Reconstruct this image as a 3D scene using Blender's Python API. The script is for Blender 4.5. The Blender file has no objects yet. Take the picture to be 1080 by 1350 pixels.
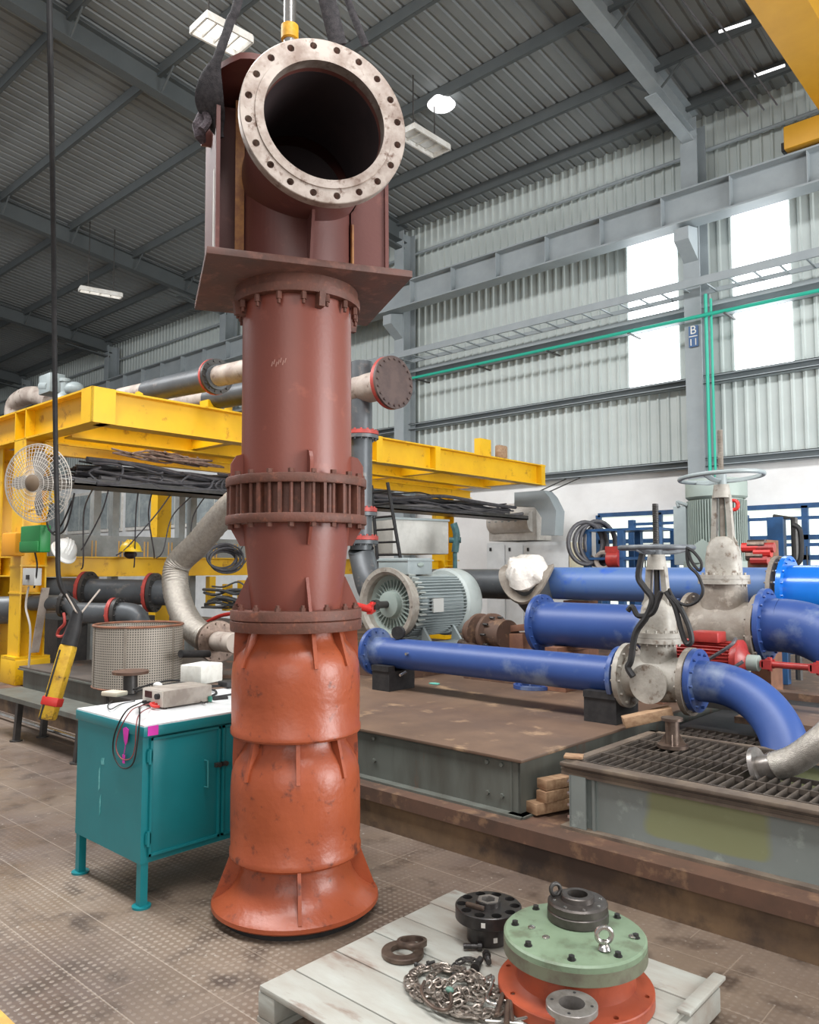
import bpy, bmesh, math, random
from mathutils import Vector, Matrix
random.seed(7)
PI = math.pi
scene = bpy.context.scene
COL = scene.collection

# ---------------------------------------------------------------- camera, world, light, exposure
FPX, PITCH, YAW, EYE = 1037.0, math.radians(3.97), math.radians(42.2), 1.6
cam_data = bpy.data.cameras.new('camera')
cam = bpy.data.objects.new('camera', cam_data); COL.objects.link(cam)
cam.location = (0, 0, EYE)
cam.rotation_euler = (PI/2 + PITCH, 0, YAW)
cam_data.sensor_fit = 'HORIZONTAL'; cam_data.sensor_width = 36.0
cam_data.lens = 36.0 * FPX / 1080.0
cam_data.clip_end = 200
scene.camera = cam

world = bpy.data.worlds.new('daylight'); scene.world = world
world.use_nodes = True
bg = world.node_tree.nodes['Background']
bg.inputs[0].default_value = (0.93, 0.96, 1.0, 1); bg.inputs[1].default_value = 0.42

def area_light(name, loc, target, sx, sy, power, color=(1, 1, 1)):
    d = bpy.data.lights.new(name, 'AREA'); d.shape = 'RECTANGLE'; d.size = sx; d.size_y = sy
    d.energy = power; d.color = color
    o = bpy.data.objects.new(name, d); COL.objects.link(o); o.location = loc
    o.rotation_euler = (Vector(target) - Vector(loc)).to_track_quat('-Z', 'Y').to_euler()
    return o
# two added fill lights, then daylight from the roof skylights
area_light('front_fill', (4.0, -6.0, 5.0), (-3.5, 4.0, 1.5), 7, 5, 350, (1.0, 0.98, 0.95))  # added soft fill from behind the camera, no doorway stands there
area_light('wall_fill', (8.0, 7.5, 3.0), (-6.0, 12.0, 3.0), 7, 5.5, 1900, (0.97, 0.99, 1.0))  # added to brighten the lower wall, no door stands there
area_light('skylight_daylight', (-9.0, 1.0, 9.9), (-9.0, 3.2, 0.0), 26, 2.6, 3400, (0.98, 0.99, 1.0))

scene.view_settings.view_transform = 'Standard'
scene.view_settings.look = 'None'
scene.view_settings.gamma = 1.0
scene.view_settings.use_curve_mapping = False
scene.view_settings.exposure = 0.0

# ---------------------------------------------------------------- pixel measurement -> point on a real plane
_F = Vector((-math.sin(YAW)*math.cos(PITCH), math.cos(YAW)*math.cos(PITCH), math.sin(PITCH)))
_R = Vector((math.cos(YAW), math.sin(YAW), 0))
_U = Vector((math.sin(YAW)*math.sin(PITCH), -math.cos(YAW)*math.sin(PITCH), math.cos(PITCH)))
def W(px, py, X=None, Y=None, Z=None, D=None):
    d = _F*FPX + _R*(px-540) - _U*(py-675)
    if X is not None: t = X/d.x
    elif Y is not None: t = Y/d.y
    elif Z is not None: t = (Z-EYE)/d.z
    else: t = D/math.hypot(d.x, d.y)
    return Vector((d.x*t, d.y*t, EYE+d.z*t))

# ---------------------------------------------------------------- materials
def hx(s):
    s = s.lstrip('#'); v = [int(s[i:i+2], 16)/255 for i in (0, 2, 4)]
    return tuple([(c/12.92 if c <= 0.04045 else ((c+0.055)/1.055)**2.4) for c in v] + [1.0])
def mat(name, c1, c2=None, rough=0.5, metal=0.0, scale=4.0, cov=0.5, sharp=0.2, bump=0.0, bscale=60.0, c3=None, scale3=18.0, cov3=0.35, emit=0, spec=0.5, stretch=None, coat=0.0):
    m = bpy.data.materials.new(name); m.use_nodes = True
    nt = m.node_tree; N = nt.nodes; L = nt.links
    b = N['Principled BSDF']
    b.inputs['Roughness'].default_value = rough; b.inputs['Metallic'].default_value = metal
    b.inputs['Specular IOR Level'].default_value = spec; b.inputs['Coat Weight'].default_value = coat
    b.inputs['Base Color'].default_value = hx(c1)
    tc = N.new('ShaderNodeTexCoord'); vec = tc.outputs['Object']
    if stretch:
        mp = N.new('ShaderNodeMapping'); mp.inputs['Scale'].default_value = stretch
        L.new(vec, mp.inputs['Vector']); vec = mp.outputs['Vector']
    col = None
    def layer(prev, cnew, sc, cv, sh, det=6):
        n = N.new('ShaderNodeTexNoise'); n.inputs['Scale'].default_value = sc; n.inputs['Detail'].default_value = det
        n.inputs['Roughness'].default_value = 0.62
        L.new(vec, n.inputs['Vector'])
        mr = N.new('ShaderNodeMapRange'); mid = 0.5 + (0.5-cv)*0.35
        mr.inputs['From Min'].default_value = mid - sh*0.5; mr.inputs['From Max'].default_value = mid + sh*0.5
        L.new(n.outputs['Fac'], mr.inputs['Value'])
        mx = N.new('ShaderNodeMix'); mx.data_type = 'RGBA'
        L.new(mr.outputs['Result'], mx.inputs['Factor'])
        if isinstance(prev, str): mx.inputs['A'].default_value = hx(prev)
        else: L.new(prev, mx.inputs['A'])
        mx.inputs['B'].default_value = hx(cnew)
        return mx.outputs['Result']
    cur = c1
    if c2: cur = layer(cur, c2, scale, cov, sharp)
    if c3: cur = layer(cur, c3, scale3, cov3, 0.12)
    if not isinstance(cur, str): L.new(cur, b.inputs['Base Color'])
    if bump:
        n = N.new('ShaderNodeTexNoise'); n.inputs['Scale'].default_value = bscale; n.inputs['Detail'].default_value = 4
        L.new(vec, n.inputs['Vector'])
        bp = N.new('ShaderNodeBump'); bp.inputs['Strength'].default_value = bump; bp.inputs['Distance'].default_value = 0.01
        L.new(n.outputs['Fac'], bp.inputs['Height']); L.new(bp.outputs['Normal'], b.inputs['Normal'])
    if emit:
        b.inputs['Emission Color'].default_value = hx(c1); b.inputs['Emission Strength'].default_value = emit
    return m

M = {}
M['primer'] = mat('red_primer', '#86483a', '#7a4034', rough=0.40, scale=2.2, cov=.5, sharp=.6, c3='#8f5040', scale3=9, cov3=.0, bump=.06)
M['primer_low'] = mat('orange_primer', '#a2502f', '#914429', rough=0.36, scale=3, cov=.45, sharp=.45, c3='#5f3226', scale3=13, cov3=.10, bump=.28, bscale=22)
M['primer_head'] = mat('brown_primer', '#6e433c', '#643c37', rough=0.42, scale=2.5, cov=.5, sharp=.6, c3='#7b4d44', scale3=9, cov3=.0, bump=.06)
M['primer_rust'] = mat('rusty_flange', '#6c4033', '#5a392d', rough=0.6, scale=14, cov=.5, sharp=.35, c3='#7d4b38', scale3=30, cov3=.15, bump=.2)
M['plate_under'] = mat('rusty_plate', '#6b463c', '#54403a', rough=0.6, scale=5, cov=.5, sharp=.35, c3='#7a5348', scale3=12, cov3=.3, bump=.1)
M['machined'] = mat('machined_steel', '#b9aca2', '#8d7b70', rough=0.42, metal=.55, scale=9, cov=.4, sharp=.25, c3='#6d5448', scale3=22, cov3=.12)
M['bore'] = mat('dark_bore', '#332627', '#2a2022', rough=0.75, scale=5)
M['weld'] = mat('rusty_weld', '#a87440', '#8a5a38', rough=.6, scale=20)
M['white'] = mat('white_paint', '#e8e6e0', '#d6d2ca', rough=.5, scale=6)
M['sheet'] = mat('wall_sheet', '#c3cac6', '#b3bbb8', rough=.5, scale=1.2, sharp=.5)
M['roof'] = mat('roof_sheet', '#878b8b', '#7b7f7f', rough=.6, scale=.8, sharp=.5)
M['steelgrey'] = mat('grey_steelwork', '#9aa1a4', '#8b9396', rough=.5, scale=2, sharp=.4)
M['rafter'] = mat('rafter_steel', '#575c5d', '#4e5354', rough=.55, scale=2, sharp=.4)
M['brick'] = mat('white_plaster', '#f1f0ee', '#e2e0de', rough=.8, scale=1.5, sharp=.4, bump=.15, bscale=20)
M['yellow'] = mat('yellow_paint', '#eab90f', '#d9a50d', rough=.38, scale=2, cov=.4, sharp=.4, c3='#a87414', scale3=6, cov3=.06)
M['yellow_crane'] = mat('crane_yellow', '#d9a12c', '#cc9525', rough=.5, scale=2, sharp=.5)
M['teal'] = mat('teal_paint', '#177f86', '#13767d', rough=.36, scale=4, cov=.5, sharp=.4, c3='#3f999b', scale3=3.2, cov3=-.15)
M['teal_pipe'] = mat('green_pipe', '#2fae94', rough=.4)
M['benchtop'] = mat('white_benchtop', '#f2f3f3', '#dfe2e2', rough=.35, scale=6, sharp=.3)
M['blue'] = mat('blue_paint', '#34508c', '#2d4680', rough=.42, scale=2.2, cov=.5, sharp=.4, c3='#6f7d99', scale3=2.4, cov3=.18, bump=.04, bscale=30)
M['blue_grey'] = mat('faded_blue_paint', '#4c6da8', '#5c76a0', rough=.45, scale=1.3, cov=.5, sharp=.4, c3='#2f5ab4', scale3=3, cov3=.2)
M['blue_bright'] = mat('bright_blue_paint', '#1c72cf', '#196ac2', rough=.22, scale=2, coat=.3)
M['blue_rack'] = mat('blue_rack_paint', '#2a527f', '#24466c', rough=.45, scale=5)
M['greypipe'] = mat('grey_pipe', '#5d6164', '#4d4f52', rough=.42, metal=.2, scale=4, sharp=.4, c3='#75706c', scale3=9, cov3=.1)
M['dirtpipe'] = mat('dusty_pipe', '#b3a79c', '#8f8076', rough=.6, scale=3, cov=.4, sharp=.25, c3='#6f5b50', scale3=8, cov3=.1)
M['redflange'] = mat('red_flange', '#b8483f', '#9c3b35', rough=.5, scale=12)
M['darksteel'] = mat('dark_steel', '#3b3a39', '#4b4744', rough=.45, metal=.4, scale=14, sharp=.3)
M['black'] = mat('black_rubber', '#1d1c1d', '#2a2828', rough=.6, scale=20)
M['blacksling'] = mat('black_webbing', '#242123', '#3a3537', rough=.85, scale=40, bump=.3, bscale=200)
M['cable'] = mat('grey_cable', '#3c3b3e', '#565458', rough=.5, scale=18, sharp=.4)
M['braid'] = mat('steel_braid', '#b5aea4', '#968f86', rough=.34, metal=.6, scale=30, cov=.4, sharp=.4, bump=.5, bscale=260)
M['shiny'] = mat('bright_steel', '#cfccc8', '#b5b0aa', rough=.22, metal=.9, scale=12)
M['chain'] = mat('galvanised_chain', '#a89e94', '#71675f', rough=.38, metal=.8, scale=30)
M['rustring'] = mat('tarnished_steel', '#7d6c60', '#5f5048', rough=.38, metal=.7, scale=22, sharp=.3)
M['castgrey'] = mat('cast_valve_paint', '#b0aaa0', '#8e887e', rough=.55, scale=6, cov=.5, sharp=.3, c3='#6a5a4c', scale3=14, cov3=.15, bump=.25, bscale=40)
M['valvebrown'] = mat('weathered_valve', '#8d857a', '#766a5e', rough=.6, scale=7, cov=.5, sharp=.3, c3='#a59c90', scale3=10, cov3=.2, bump=.3, bscale=30)
M['motorgrey'] = mat('motor_grey', '#9aa3a3', '#8b9494', rough=.42, scale=5, sharp=.4)
M['motorgreen'] = mat('motor_green_grey', '#9ba79f', '#8a958e', rough=.5, scale=3, sharp=.4)
M['redmotor'] = mat('red_motor', '#b03a35', '#94302c', rough=.38, scale=7)
M['deck'] = mat('oily_deck_plate', '#7a6250', '#5f4c40', rough=.5, scale=1.4, cov=.5, sharp=.3, c3='#a08468', scale3=3.2, cov3=.12, bump=.12, bscale=12)
M['deckside'] = mat('grey_green_steel', '#646760', '#53524b', rough=.5, scale=3, cov=.45, sharp=.3, c3='#6f4a38', scale3=4, cov3=.0, stretch=(2, 2, .5))
M['rustbeam'] = mat('rusty_channel', '#65493a', '#4f3c31', rough=.7, scale=4, cov=.5, sharp=.3, c3='#7d6049', scale3=9, cov3=.2)
M['plinth'] = mat('stained_concrete', '#7d644a', '#4a3c33', rough=.75, scale=1.6, cov=.5, sharp=.22, c3='#3e332c', scale3=2.4, cov3=.3, bump=.3, bscale=15)
M['boxgrey'] = mat('weathered_grey_paint', '#838a86', '#767c78', rough=.5, scale=2.2, cov=.5, sharp=.4, c3='#9aa39c', scale3=8, cov3=.1)
M['grating'] = mat('rusty_grating', '#5e544b', '#4a423c', rough=.6, scale=8, metal=.3)
M['wood'] = mat('sawn_wood', '#b09070', '#8c6b50', rough=.7, scale=5, cov=.5, sharp=.3, stretch=(1, 6, 6))
M['woodold'] = mat('old_wood', '#8a6048', '#6b4736', rough=.75, scale=5, cov=.5, sharp=.3)
M['pallet'] = mat('worn_grey_boards', '#aeb0a8', '#9a9287', rough=.6, scale=3.2, cov=.45, sharp=.3, c3='#857468', scale3=5, cov3=.15, bump=.2, bscale=20, stretch=(.6, 2, 2))
M['green'] = mat('green_primer', '#81947a', '#71836a', rough=.45, scale=6, cov=.5, sharp=.3, c3='#66705a', scale3=11, cov3=.2)
M['hubgrey'] = mat('dark_hub_steel', '#625c58', '#4c4642', rough=.38, metal=.65, scale=18, sharp=.3)
M['sleeve'] = mat('grey_sleeve_steel', '#9b9590', '#7b746e', rough=.35, metal=.6, scale=12)
M['hosebraid'] = mat('bright_braid', '#c4bfb6', '#a39c92', rough=.28, metal=.7, scale=40, sharp=.4, bump=.5, bscale=260)
M['orange'] = mat('orange_red_primer', '#a94d2f', '#914128', rough=.5, scale=7, cov=.5, sharp=.3, c3='#8a3a26', scale3=12, cov3=.1)
M['hubblack'] = mat('blackened_steel', '#3a3838', '#4c4846', rough=.35, metal=.6, scale=16, sharp=.3)
M['pink'] = mat('pink_tape', '#d63bb0', rough=.6)
M['psu'] = mat('beige_instrument_case', '#b3aaa0', '#9d9389', rough=.5, scale=12)
M['red'] = mat('red_plastic', '#c9302a', rough=.4)
M['greenplastic'] = mat('green_plastic', '#1e7d3c', rough=.45)
M['orangeplastic'] = mat('orange_plastic', '#e39a1c', rough=.5)
M['fabricwhite'] = mat('white_plastic_sheet', '#e2ddd6', '#c9c0b6', rough=.3, scale=8, sharp=.4, bump=1.0, bscale=18)
M['mesh'] = mat('wire_mesh_steel', '#a59c90', '#8a8176', rough=.45, metal=.5, scale=5, sharp=.4)
M['signblue'] = mat('sign_blue', '#3a5f8c', rough=.5)
M['lamp'] = mat('lamp_diffuser', '#ffffff', rough=.4, emit=1.6)
M['daylight'] = mat('translucent_sheet_daylight', '#f4fbff', rough=.4, emit=4)
M['glass'] = mat('dusty_glass', '#8f989a', '#a9b1b1', rough=.2, scale=3)
M['cabin'] = mat('white_cabin_panel', '#e6e8e8', '#d8dada', rough=.5, scale=2)
M['window_bright'] = mat('bright_window_pane', '#eef6ea', rough=.3, emit=.8)

# ---------------------------------------------------------------- mesh builder
def frame(d):
    d = Vector(d).normalized()
    u = d.orthogonal().normalized() if abs(d.z) < .999 else Vector((1, 0, 0))
    if abs(d.z) < .999: u = Vector((0, 0, 1)).cross(d).normalized()
    v = d.cross(u).normalized()
    return u, v, d
def smooth_path(pts, n=6, closed=False):
    P = [Vector(p) for p in pts]
    if len(P) < 3: return P
    out = []
    m = len(P)
    rng = range(m if closed else m-1)
    for i in rng:
        if closed: p0, p1, p2, p3 = P[(i-1) % m], P[i], P[(i+1) % m], P[(i+2) % m]
        else: p0, p1, p2, p3 = P[max(i-1, 0)], P[i], P[i+1], P[min(i+2, m-1)]
        for k in range(n):
            t = k/n
            out.append(0.5*((2*p1)+(-p0+p2)*t+(2*p0-5*p1+4*p2-p3)*t*t+(-p0+3*p1-3*p2+p3)*t*t*t))
    if not closed: out.append(P[-1])
    return out
class MB:
    def __init__(s, T=None): s.bm = bmesh.new(); s.T = T
    def _v(s, pts): 
        if s.T is not None: return [s.bm.verts.new(s.T @ Vector(p)) for p in pts]
        return [s.bm.verts.new(Vector(p)) for p in pts]
    def box(s, c, size, rot=None, bev=0.0):
        c = Vector(c); h = Vector(size)*.5
        pts = []
        for x in (-1, 1):
            for y in (-1, 1):
                for z in (-1, 1):
                    q = Vector((x*h.x, y*h.y, z*h.z))
                    if rot is not None: q = rot @ q
                    pts.append(c+q)
        v = s._v(pts)
        fs = [s.bm.faces.new([v[i] for i in f]) for f in ((0,1,3,2),(4,6,7,5),(0,4,5,1),(2,3,7,6),(0,2,6,4),(1,5,7,3))]
        if bev > 0:
            es = list({e for f in fs for e in f.edges})
            bmesh.ops.bevel(s.bm, geom=es, offset=bev, segments=2, affect='EDGES', profile=.5)
        return s
    def ab(s, a, b, bev=0.0):
        a = Vector(a); b = Vector(b)
        return s.box((a+b)/2, (abs(b.x-a.x), abs(b.y-a.y), abs(b.z-a.z)), bev=bev)
    def bar(s, p0, p1, w, h, up=(0, 0, 1), bev=0.0):     # rectangular bar between two points
        p0 = Vector(p0); p1 = Vector(p1); d = (p1-p0); L = d.length; d.normalize()
        up = Vector(up)
        if abs(d.dot(up)) > .98: up = Vector((1, 0, 0))
        x = d; y = up.cross(x).normalized(); z = x.cross(y)
        R = Matrix((x, y, z)).transposed()
        return s.box((p0+p1)/2, (L, w, h), rot=R, bev=bev)
    def lathe(s, prof, o, d, seg=32, closed=False, arc=None):
        u, v, d = frame(d); o = Vector(o); rings = []
        for r, t in prof:
            if r < 1e-5: rings.append(s._v([o+d*t])*1)
            else: rings.append(s._v([o+d*t+u*(r*math.cos(2*PI*k/seg))+v*(r*math.sin(2*PI*k/seg)) for k in range(seg)]))
        n = len(rings)
        for i in range(n if closed else n-1):
            a = rings[i]; b = rings[(i+1) % n]
            if len(a) == 1 and len(b) == 1: continue
            for k in range(seg):
                k2 = (k+1) % seg
                if len(a) == 1: s.bm.faces.new((a[0], b[k2], b[k]))
                elif len(b) == 1: s.bm.faces.new((a[k], a[k2], b[0]))
                else: s.bm.faces.new((a[k], a[k2], b[k2], b[k]))
        return s
    def cyl(s, p0, p1, r, r2=None, seg=24):
        p0 = Vector(p0); p1 = Vector(p1); d = p1-p0; L = d.length; r2 = r if r2 is None else r2
        return s.lathe([(0, 0), (r, 0), (r2, L), (0, L)], p0, d, seg)
    def ring(s, o, d, ro, ri, t, seg=40):        # flat ring of thickness t starting at o
        return s.lathe([(ri, 0), (ro, 0), (ro, t), (ri, t)], o, d, seg, closed=True)
    def tube(s, pts, r, seg=8, closed=False, sm=0, flat=None, cap=True):
        P = smooth_path(pts, sm, closed) if sm else [Vector(p) for p in pts]
        n = len(P); T = []
        for i in range(n):
            if closed: t = P[(i+1) % n]-P[(i-1) % n]
            else: t = P[min(i+1, n-1)]-P[max(i-1, 0)]
            T.append(t.normalized() if t.length > 1e-9 else Vector((0, 0, 1)))
        u = T[0].orthogonal().normalized()
        if flat: 
            u = (Vector(flat) - T[0]*Vector(flat).dot(T[0])).normalized()
        rings = []
        for i in range(n):
            u = (u - T[i]*u.dot(T[i])).normalized(); w = T[i].cross(u)
            rr = r[i] if isinstance(r, list) else r
            ra, rb = (rr if not isinstance(rr, tuple) else rr[0]), (rr if not isinstance(rr, tuple) else rr[1])
            rings.append(s._v([P[i]+u*(ra*math.cos(2*PI*k/seg))+w*(rb*math.sin(2*PI*k/seg)) for k in range(seg)]))
        for i in range(n if closed else n-1):
            a = rings[i]; b = rings[(i+1) % n]
            off = 0
            if closed and i == n-1:
                best = 1e9
                for o_ in range(seg):
                    dd = (a[0].co-b[o_].co).length
                    if dd < best: best = dd; off = o_
            for k in range(seg):
                k2 = (k+1) % seg
                s.bm.faces.new((a[k], a[k2], b[(k2+off) % seg], b[(k+off) % seg]))
        if not closed and cap:
            s.bm.faces.new(rings[0][::-1]); s.bm.faces.new(rings[-1])
        return s
    def prism(s, poly, o, u, v, t):      # polygon in plane (u,v) at o, thickness t along u x v (centred)
        o = Vector(o); u = Vector(u).normalized(); v = Vector(v).normalized(); n = u.cross(v).normalized()
        a = s._v([o+u*x+v*y-n*t/2 for x, y in poly]); b = s._v([o+u*x+v*y+n*t/2 for x, y in poly])
        s.bm.faces.new(a[::-1]); s.bm.faces.new(b)
        m = len(poly)
        for i in range(m):
            j = (i+1) % m
            s.bm.faces.new((a[i], a[j], b[j], b[i]))
        return s
    def ball(s, c, r, sc=(1, 1, 1), seg=16):
        prof = [(r*math.sin(PI*i/8), -r*math.cos(PI*i/8)) for i in range(9)]
        b = MB(); b.lathe([(max(p[0], 0) if 0 < i < 8 else 0, p[1]) for i, p in enumerate(prof)], (0, 0, 0), (0, 0, 1), seg)
        off = Vector(c)
        mp = {}
        for vv in b.bm.verts:
            q = Vector((vv.co.x*sc[0], vv.co.y*sc[1], vv.co.z*sc[2]))+off
            mp[vv] = s._v([q])[0]
        for f in b.bm.faces: s.bm.faces.new([mp[x] for x in f.verts])
        b.bm.free(); return s
    def bolts(s, c, d, rad, n, r=.012, h=.012, phase=0.0, seg=6):
        u, v, d = frame(d); c = Vector(c)
        for k in range(n):
            a = 2*PI*k/n+phase
            p = c+u*(rad*math.cos(a))+v*(rad*math.sin(a))
            s.cyl(p, p+d*h, r, seg=seg)
        return s
    def build(s, name, m, parent=None, label=None, ang=35, origin=None):
        bmesh.ops.recalc_face_normals(s.bm, faces=s.bm.faces[:])
        if parent is None:
            if origin is None:
                xs = [v.co.x for v in s.bm.verts]; ys = [v.co.y for v in s.bm.verts]; zs = [v.co.z for v in s.bm.verts]
                origin = Vector(((min(xs)+max(xs))/2, (min(ys)+max(ys))/2, min(zs)))
        else: origin = world_loc(parent)
        origin = Vector(origin)
        bmesh.ops.translate(s.bm, verts=s.bm.verts[:], vec=-origin)
        me = bpy.data.meshes.new(name); s.bm.to_mesh(me); s.bm.free()
        me.materials.append(m)
        me.shade_smooth(); me.set_sharp_from_angle(angle=math.radians(ang))
        o = bpy.data.objects.new(name, me); COL.objects.link(o)
        if parent is None: o.location = origin
        else: o.parent = parent
        if label: o['label'] = label
        return o
def world_loc(o):
    l = Vector(o.location)
    while o.parent: o = o.parent; l += Vector(o.location)
    return l
def cut(o, cutter):      # subtract cutter (an MB, world coordinates) from mesh object o, result stored in the mesh
    bmesh.ops.recalc_face_normals(cutter.bm, faces=cutter.bm.faces[:])
    bmesh.ops.translate(cutter.bm, verts=cutter.bm.verts[:], vec=-world_loc(o))
    me = bpy.data.meshes.new('cutter'); cutter.bm.to_mesh(me); cutter.bm.free()
    a = bpy.data.objects.new('tmp_a', o.data); b = bpy.data.objects.new('tmp_b', me)
    COL.objects.link(a); COL.objects.link(b)
    md = a.modifiers.new('cut', 'BOOLEAN'); md.operation = 'DIFFERENCE'; md.object = b; md.solver = 'EXACT'
    dg = bpy.context.evaluated_depsgraph_get(); dg.update()
    new = bpy.data.meshes.new_from_object(a.evaluated_get(dg))
    new.materials.clear(); new.materials.append(o.data.materials[0])
    old = o.data; o.data = new; new.name = o.name
    for x in (a, b): bpy.data.objects.remove(x)
    bpy.data.meshes.remove(me); bpy.data.meshes.remove(old)
    o.data.shade_smooth(); o.data.set_sharp_from_angle(angle=math.radians(35))
def tag(o, label, cat, group=None):
    o['label'] = label; o['category'] = cat
    if group: o['group'] = group
    return o
def thing(name, loc, label, cat, group=None):
    o = bpy.data.objects.new(name, None); COL.objects.link(o); o.location = loc; o.empty_display_size = .1
    return tag(o, label, cat, group)
def struct(o, label=None):
    o['kind'] = 'structure'
    if label: o['label'] = label
    return o
def copy_tree(o, parent=None, loc=None, rotz=None):
    c = o.copy(); COL.objects.link(c)
    if parent is not None: c.parent = parent
    if loc is not None: c.location = loc
    if rotz is not None: c.rotation_euler = (0, 0, rotz)
    for ch in [x for x in o.children]: copy_tree(ch, c)
    return c
X_, Y_, Z_ = Vector((1, 0, 0)), Vector((0, 1, 0)), Vector((0, 0, 1))
def ibeam(mb, p0, p1, w, h, tf=.015, tw=.01, up=(0, 0, 1)):
    """I-section between two points (p0, p1 on the centre line)"""
    p0 = Vector(p0); p1 = Vector(p1); d = (p1-p0).normalized(); up = Vector(up)
    up = (up-d*up.dot(d)).normalized()
    mb.bar(p0+up*(h/2-tf/2), p1+up*(h/2-tf/2), w, tf, up)
    mb.bar(p0-up*(h/2-tf/2), p1-up*(h/2-tf/2), w, tf, up)
    mb.bar(p0, p1, tw, h-2*tf, up)
    return mb
# ================================================================ THE BUILDING
YW = 14.0
# floor: chequered steel plates near, smoother dusty plates beyond
def floor_material():
    m = bpy.data.materials.new('chequered_floor_plate'); m.use_nodes = True
    nt = m.node_tree; N = nt.nodes; L = nt.links; b = N['Principled BSDF']
    tc = N.new('ShaderNodeTexCoord'); P = tc.outputs['Object']
    def math_(op, a, bb=None, c=None):
        n = N.new('ShaderNodeMath'); n.operation = op
        for i, x in enumerate((a, bb, c)):
            if x is None: continue
            if isinstance(x, (int, float)): n.inputs[i].default_value = x
            else: L.new(x, n.inputs[i])
        return n.outputs[0]
    sp = N.new('ShaderNodeSeparateXYZ'); L.new(P, sp.inputs[0])
    x, y = sp.outputs[0], sp.outputs[1]
    def noise(sc, det=5, st=None):
        n = N.new('ShaderNodeTexNoise'); n.inputs['Scale'].default_value = sc; n.inputs['Detail'].default_value = det
        L.new(P, n.inputs['Vector']); return n.outputs['Fac']
    def mrange(v, a, c, lo=0.0, hi=1.0):
        n = N.new('ShaderNodeMapRange'); n.inputs[1].default_value = a; n.inputs[2].default_value = c
        n.inputs[3].default_value = lo; n.inputs[4].default_value = hi
        L.new(v, n.inputs[0]); return n.outputs[0]
    def mix(f, a, c):
        n = N.new('ShaderNodeMix'); n.data_type = 'RGBA'; L.new(f, n.inputs['Factor'])
        for k, q in (('A', a), ('B', c)):
            if isinstance(q, str): n.inputs[k].default_value = hx(q)
            else: L.new(q, n.inputs[k])
        return n.outputs['Result']
    s = 0.034
    fx = math_('SUBTRACT', math_('FRACT', math_('DIVIDE', x, s)), .5)
    fy = math_('SUBTRACT', math_('FRACT', math_('DIVIDE', y, s)), .5)
    r = math_('SQRT', math_('ADD', math_('MULTIPLY', fx, fx), math_('MULTIPLY', fy, fy)))
    dot = mrange(r, .34, .2)
    # joints between plates: every 0.3 m in y, staggered 0.62 m in x
    jy = math_('ABSOLUTE', math_('SUBTRACT', math_('FRACT', math_('DIVIDE', math_('ADD', y, .01), .298)), .5))
    seamy = mrange(jy, .485, .495)
    row = math_('FLOOR', math_('DIVIDE', math_('ADD', y, .159), .298))
    jx = math_('ABSOLUTE', math_('SUBTRACT', math_('FRACT', math_('ADD', math_('DIVIDE', x, .6), math_('MULTIPLY', row, .37))), .5))
    seamx = mrange(jx, .493, .498)
    seam = math_('MAXIMUM', seamy, seamx)
    wear = mrange(noise(2.1), .40, .58)
    big = mrange(noise(.8, 6), .38, .62)
    base = mix(big, '#62534a', '#7a6a5b')
    base = mix(mrange(noise(5.5, 8), .52, .70), base, '#4d4037')
    base = mix(mrange(noise(38, 3), .66, .74), base, '#a39a90')
    n2 = math_('MULTIPLY', dot, math_('ADD', math_('MULTIPLY', wear, .45), .12))
    near = math_('MULTIPLY', mrange(x, -5.2, -4.0), mrange(y, 3.05, 2.7, .12, 1.0))          # the dots are worn away on the far walkway
    n2 = math_('MULTIPLY', n2, math_('ADD', math_('MULTIPLY', near, .9), .1))
    base = mix(n2, base, '#a29588')
    base = mix(math_('MULTIPLY', seam, .45), base, '#9c8c7c')
    L.new(base, b.inputs['Base Color'])
    L.new(mrange(noise(3.3), .35, .65, .36, .62), b.inputs['Roughness'])
    h = math_('ADD', math_('MULTIPLY', dot, math_('ADD', math_('MULTIPLY', near, .9), .1)), math_('MULTIPLY', seam, -1.0))
    bp = N.new('ShaderNodeBump'); bp.inputs['Strength'].default_value = .5; bp.inputs['Distance'].default_value = .002
    L.new(h, bp.inputs['Height']); L.new(bp.outputs['Normal'], b.inputs['Normal'])
    return m
M['floor'] = floor_material()
fl = MB().ab((-46, -4, -.1), (5, YW+.3, 0)).build('floor', M['floor'], origin=(0, 0, 0)); struct(fl)
ym = MB().ab((-3.6, 1.10, 0), (-2.2, 1.20, .002)).build('floor_marking', mat('yellow_line_paint', '#d9b04a', '#b8924a', rough=.6, scale=9), origin=(-2.9, 1.15, 0)); struct(ym)

# corrugated side wall (Y = 14): ribs are real folds
def corrugated(name, x0, x1, z0, z1, holes=()):
    mb = MB(); pitch = .2
    xs = x0
    def strip(xa, xb, za, zb):
        prof = []
        n = int(round((xb-xa)/pitch))
        n = max(n, 1); p = (xb-xa)/n
        for k in range(n):
            a = xa+k*p
            prof += [(a, 0), (a+p*.62, 0), (a+p*.72, -.03), (a+p*.90, -.03)]
        prof.append((xb, 0))
        lo = mb._v([(x, YW+y, za) for x, y in prof]); hi = mb._v([(x, YW+y, zb) for x, y in prof])
        for i in range(len(prof)-1): mb.bm.faces.new((lo[i], lo[i+1], hi[i+1], hi[i]))
    cuts = sorted({x0, x1, *[h[0] for h in holes], *[h[1] for h in holes]})
    for a, b in zip(cuts, cuts[1:]):
        hs = sorted([(h[2], h[3]) for h in holes if h[0] <= a+1e-6 and h[1] >= b-1e-6])
        z = z0
        for ha, hb in hs:
            if ha > z: strip(a, b, z, ha)
            z = hb
        if z < z1: strip(a, b, z, z1)
    return mb.build(name, M['sheet'], ang=20, origin=(0, YW, 0))
EAVE = 9.9
wins = [(-6.92, -5.93, 5.0, 7.98), (-4.91, -3.96, 5.0, 7.98)]
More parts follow.
